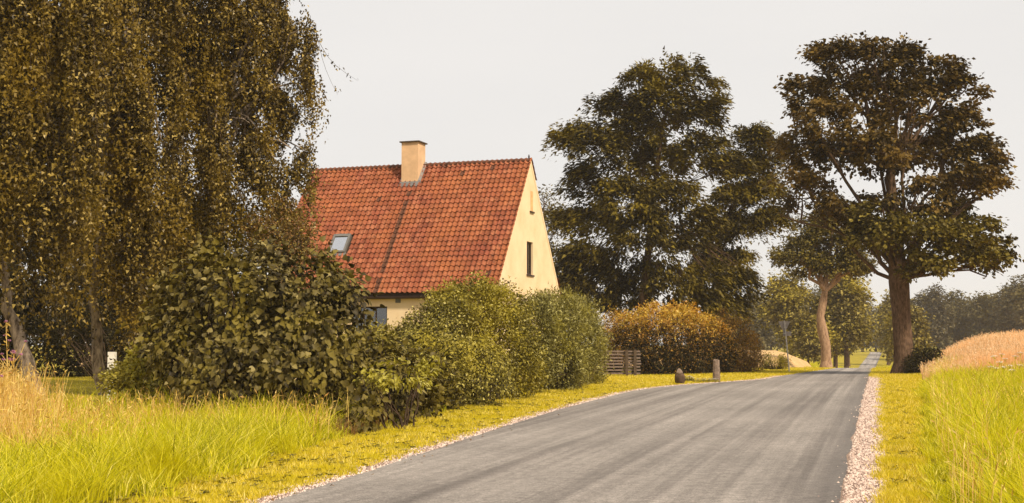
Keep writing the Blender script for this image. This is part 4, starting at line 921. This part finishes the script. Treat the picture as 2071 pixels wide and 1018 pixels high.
bush('copper_hedge', 'brown and gold shrub standing behind the board fence', 'hedge', lob, [M['gold'], M['copper']], 10000, .09, .055, 60, 14, .12, split=sp(.6))
# dark garden backdrop left
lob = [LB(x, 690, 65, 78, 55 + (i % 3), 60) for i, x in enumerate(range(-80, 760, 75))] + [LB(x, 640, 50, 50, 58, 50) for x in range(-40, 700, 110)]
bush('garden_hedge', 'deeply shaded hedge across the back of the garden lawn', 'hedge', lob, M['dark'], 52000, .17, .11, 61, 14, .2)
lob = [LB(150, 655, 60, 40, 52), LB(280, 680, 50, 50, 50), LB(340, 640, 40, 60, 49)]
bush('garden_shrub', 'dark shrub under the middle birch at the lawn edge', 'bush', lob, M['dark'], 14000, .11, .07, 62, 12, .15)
# bramble bank under the white post
lob = [LB(260, 770, 45, 35, 27), LB(310, 760, 50, 45, 27), LB(255, 765, 30, 20, 28), LB(350, 790, 40, 40, 26), LB(300, 720, 35, 22, 28)]
bush('bramble', 'low yellow green bramble in front of the white post', 'bush', lob, [M['hedge'], M['spray']], 9500, .085, .06, 63, 8, .11, split=sp(.25))
# shrub by the big trunk
lob = [LB(1868, 735, 26, 30, YT - 1), LB(1885, 725, 18, 22, YT - .5), LB(1855, 745, 20, 20, YT - 1.5)]
bush('trunk_shrub', 'dark shrub growing against the foot of the big roadside trunk', 'bush', lob, [M['dark'], M['hedge2']], 7000, .10, .07, 64, 12, .12, split=lambda P, rg: ((P[:, 2] - 1.0 + rg.normal(0, .2, len(P))) > .5).astype(int))
lob = [LB(1556, 738, 15, 18, 76), LB(1583, 736, 10, 15, 75)]
bush('roadside_weeds', 'green weeds clump at the foot of the road sign', 'plant', lob, M['hedge'], 3000, .12, .05, 65, 10, .14, droop=-.6)

# ------------------------------------------------------------------ fence, post, stones, sign, lamp
f0 = ground_hit(1212, 768); Yf = 57.0
fa = at(1205, 765, Yf); fb_ = at(1296, 765, Yf); sF = Yf / F
fz = float(gz(fa[0], Yf)); ft = at(1250, 709, Yf)[2] - fz
fence = empty('board_fence', (fa[0], Yf, fz), label='weathered fence of eight horizontal boards on dark posts between two hedges', cat='fence')
WF = fb_[0] - fa[0]; bme = None; rf = random.Random(9)
for k in range(8):
    z = .1 + (ft - .14) * k / 7
    if bme is None:
        mb = MB(); mb.box(0, WF, 0, .03, -.036, .036); o = mb.build('board', M['board'], fence); bme = o.data
    else: o = bpy.data.objects.new('board', bme); col.objects.link(o); o.parent = fence
    o.location = (rf.gauss(0, .02), rf.uniform(-.004, .004), z); o.rotation_euler = (rf.gauss(0, .05), rf.gauss(0, .006), 0)
pme = None
for px, dy in ((1225, .06), (1267, -.12), (1284, -.12)):
    if pme is None: mb = MB(); mb.box(-.06, .06, 0, .09, -.1, ft + .04); o = mb.build('post', M['dark_board'], fence); pme = o.data
    else: o = bpy.data.objects.new('post', pme); col.objects.link(o); o.parent = fence
    o.location = ((px - 1205) * sF, dy, 0)
def rock(name, parent, loc_, r, seed, mat):
    rg = np.random.default_rng(seed); mb = MB(); n, m = 12, 9; v = []
    ph = rg.random(6) * 6
    for i in range(m):
        th_ = math.pi * i / (m - 1)
        for j in range(n):
            a = 2 * math.pi * j / n; k = 1 + .12 * math.sin(2 * a + ph[0]) + .1 * math.sin(3 * th_ + ph[1]) + .06 * math.sin(5 * a + 2 * th_ + ph[2])
            v.append((r[0] * k * math.sin(th_) * math.cos(a), r[1] * k * math.sin(th_) * math.sin(a), r[2] * k * math.cos(th_)))
    f = [(i * n + j, i * n + (j + 1) % n, (i + 1) * n + (j + 1) % n, (i + 1) * n + j) for i in range(m - 1) for j in range(n)]
    mb.add(v, f, 0, True); o = mb.build(name, mat, parent); o.location = [float(q) for q in loc_]; return o
g = ground_hit(1375, 776); s = g[1] / F
tag(rock('boulder', None, g + [0, 0, 9 * s], (11 * s, 10 * s, 12 * s), 1, M['stone']), 'dark mossy field stone at the drive mouth carrying a smaller stone', 'stone')
tag(rock('boulder', None, g + [-1 * s, 0, 22.5 * s], (6 * s, 6 * s, 6.5 * s), 2, M['granite']), 'small round pale stone resting on the dark field stone', 'stone')
g = ground_hit(1449, 773); s = g[1] / F
mb = MB(); rp = random.Random(4); v = []; secs = [0, 10, 22, 34, 43, 45]
for k, hgt in enumerate(secs):
    wdt = [8, 7.6, 7.2, 6.6, 6.2, 5][k]
    for a in range(8): an = a / 8 * 6.283 + .39; v.append((wdt * s * (math.cos(an) * 1.05 + rp.uniform(-.06, .06)), wdt * s * math.sin(an), hgt * s + rp.uniform(-.01, .01) - (.08 if k == 0 else 0)))
mb.add(v, [(k * 8 + a, k * 8 + (a + 1) % 8, k * 8 + 8 + (a + 1) % 8, k * 8 + 8 + a) for k in range(5) for a in range(8)], 0, False); mb.add(v[-8:], [[0, 1, 2, 3, 4, 5, 6, 7]])
o = mb.build('stone_post', M['granite']); o.location = g; tag(o, 'rough upright granite post at the edge of the golden hedge', 'stone post')
def flower_patch(label, px, py, wpx, n, seed, hgt=.22):
    rg = np.random.default_rng(seed); c = ground_hit(px, py); root = empty('flower_clump', c, label=label, cat='flowers'); mb, fl = MB(), MB(); sw = wpx * c[1] / F
    P = np.stack([rg.normal(0, sw / 2.5, n), rg.normal(0, .15, n), np.zeros(n)], -1); h = hgt * rg.uniform(.4, 1, n)
    for p, hh in zip(P, h): mb.tube([p, p + [.02, 0, hh]], [.006, .004], 3)
    T_ = P + np.stack([0 * h + .02, 0 * h, h], -1)
    leaves(mb, np.repeat(P, 8, 0) + rg.normal(0, .03, (n * 8, 3)) * [1, 1, 0], rg.normal(0, .6, (n * 8, 3)) + [0, 0, .8], rdir(rg, n * 8), .12, .03)
    for k in range(6):
        a = k / 6 * 6.283; leaves(fl, T_, np.tile([math.cos(a), math.sin(a), .25], (n, 1)), np.tile([0, 0, 1.], (n, 1)), .045, .035)
    mb.build('stems', M['hedge'], root); fl.build('blossom', M['petal'], root)
flower_patch('white flowers beside the dark field stone', 1393, 772, 18, 45, 71)
flower_patch('pale leafed flowers around the foot of the stone post', 1432, 774, 36, 60, 72, .16)
# give-way sign seen from behind
g = ground_hit(1597, 753); s = g[1] / F; Yg = g[1]
sg = empty('road_sign', g, .25, label='give way road sign seen from behind on a thin steel pole', cat='road sign')
hp = at(1585, 649, Yg)[2] - g[2]; lean = (1587 - 1597) * s
mb = MB(); mb.tube([(0, 0, -.2), (lean * .5, 0, hp * .5), (lean, 0, hp)], [.034, .034, .034], 10); mb.build('pole', M['galv'], sg)
def plate(poly, name, x, z, mats, y=.045):
    mb = MB(); mb.prism(poly, 1, 0, .012); o = mb.build(name, mats, sg); o.location = (x, y, z); return o
w2 = 13 * s; hh = 20 * s
plate([(-w2, 0), (-w2 * .93, w2 * .12), (w2 * .93, w2 * .12), (w2, 0), (w2 * .12, -hh), (-w2 * .12, -hh)], 'triangle_plate', lean * .95, hp - w2 * .2, M['sign_back'])
plate([(-9 * s, -4.5 * s), (9 * s, -4.5 * s), (9 * s, 4.5 * s), (-9 * s, 4.5 * s)], 'lower_plate', lean * .8 + 5 * s, hp - 26 * s, M['sign_back'])
mb = MB()
for z in (hp - 5 * s, hp - 14 * s, hp - 26 * s): mb.box(lean * .9 - .06, lean * .9 + .06, -.04, .044, z - .02, z + .02)
mb.build('bracket', M['galv'], sg)
# white post under the birch, garden lamp
Yp = 32.; c = at(227, 712, Yp); c0_ = np.array([c[0], Yp, float(gz(c[0], Yp))])
mb = MB(); hpst = c[2] - c0_[2]; mb.box(-.085, .085, -.085, .085, -.1, hpst)
o = mb.build('gate_post', M['white']); o.location = c0_; tag(o, 'square white painted post beside the middle birch trunk', 'post')
Yl = 66.; c = at(1208, 628, Yl); g = np.array([c[0], Yl, float(gz(c[0], Yl))]); hl = c[2] - g[2]; s = Yl / F
lamp = empty('garden_lamp', g, label='garden lamp with a pale cone top behind the willow leaved hedge', cat='lamp')
mb = MB(); mb.tube([(0, 0, 0), (0, 0, hl - .55)], [.05, .045], 8); mb.build('pole', M['dark_board'], lamp)
mb = MB(); mb.tube([(0, 0, hl - .3), (0, 0, hl - .04), (0, 0, hl)], [.2, .05, .01], 12); mb.build('lamp_shade', M['galv'], lamp)
mb = MB(); mb.tube([(0, 0, hl - .56), (0, 0, hl - .31)], [.10, .14], 12); mb.build('globe', M['white'], lamp)
# thistles at the left edge
def thistle(label, px, top, base_px, Y, seed):
    rg = np.random.default_rng(seed); b = at(base_px, 760, Y); b[2] = float(gz(b[0], Y)); root = empty('thistle', b, label=label, cat='plant', group='thistles at the left edge')
    t = at(px, top, Y) - b; mb, fl = MB(), MB(); mb.tube([(0, 0, 0), t * .5 + [.03, 0, 0], t], [.012, .009, .005], 5); heads = [t]
    for k in range(7):
        a = t * rg.uniform(.35, .85); e = a + np.array([rg.normal(0, .16), rg.normal(0, .1), rg.uniform(.12, .38)]); mb.tube([a, (a + e) / 2 + [.02, 0, -.02], e], [.006, .005, .004], 4); heads.append(e)
    for q in heads:
        for k in range(26): d = unit(rg.normal(size=3) * [1, 1, .5] + [0, 0, 1.1]); leaves(fl, q[None], d[None], rdir(rg, 1), .045, .014)
    n = 40; u = rg.random(n); leaves(mb, u[:, None] * t, rg.normal(0, 1, (n, 3)) + [0, 0, .3], rdir(rg, n), .12, .03)
    mb.build('stems', M['straw'], root); fl.build('blossom', M['thistle'], root)
thistle('taller pink thistle in front of the left birch trunk', 12, 652, 16, 23, 81)
thistle('shorter pink thistle right of the tall one', 27, 712, 24, 22, 82)
# umbels in the crop on the right
for k, (px, py) in enumerate([(2010, 722), (2024, 718), (2031, 727), (2020, 734), (2040, 741), (2052, 722), (2012, 746), (2028, 744), (2045, 750), (2062, 715), (2060, 740), (2000, 743)]):
    Y = 27 + (k * 7 % 5); rg = np.random.default_rng(90 + k); c = at(px, py, Y); b = np.array([c[0], Y, float(gz(c[0], Y))]); h = c[2] - b[2]
    root = empty('umbel_flower', b, label='white umbel flower standing among the ripe crop at the right edge', cat='flower', group='white umbels at the right edge')
    mb, fl = MB(), MB(); mb.tube([(0, 0, 0), (.02, 0, h)], [.006, .004], 4)
    for q in range(26):
        a = rg.random() * 6.283; r_ = .075 * math.sqrt(rg.random()); e = np.array([.02 + r_ * math.cos(a), r_ * math.sin(a), h + .03 - r_ * .25])
        for z in range(3): leaves(fl, e[None], rdir(rg, 1) * [1, 1, .3], np.array([[0, 0, 1.]]), .024, .018)
        if q % 4 == 0: mb.tube([(.02, 0, h - .05), e], [.003, .002], 3)
    mb.build('stem', M['grass'], root); fl.build('blossom', M['petal'], root)

# ------------------------------------------------------------------ haze
HAZE = .00027
mb = MB(); mb.box(-1250, 1750, -125, 1210, -4, 24)
m = bpy.data.materials.new('haze'); m.use_nodes = True; t = m.node_tree; t.nodes.clear()
pv = t.nodes.new('ShaderNodeVolumePrincipled'); pv.inputs['Color'].default_value = (.95, .90, .86, 1); pv.inputs['Density'].default_value = HAZE
oo = t.nodes.new('ShaderNodeOutputMaterial'); t.links.new(pv.outputs[0], oo.inputs['Volume'])
o = mb.build('haze', m); o['kind'] = 'stuff'; tag(o, 'thin warm haze over the fields', 'haze')
print('TRIS', sum(sum(len(p.vertices) - 2 for p in o.data.polygons[:1]) * len(o.data.polygons) for o in bpy.data.objects if o.type == 'MESH'))
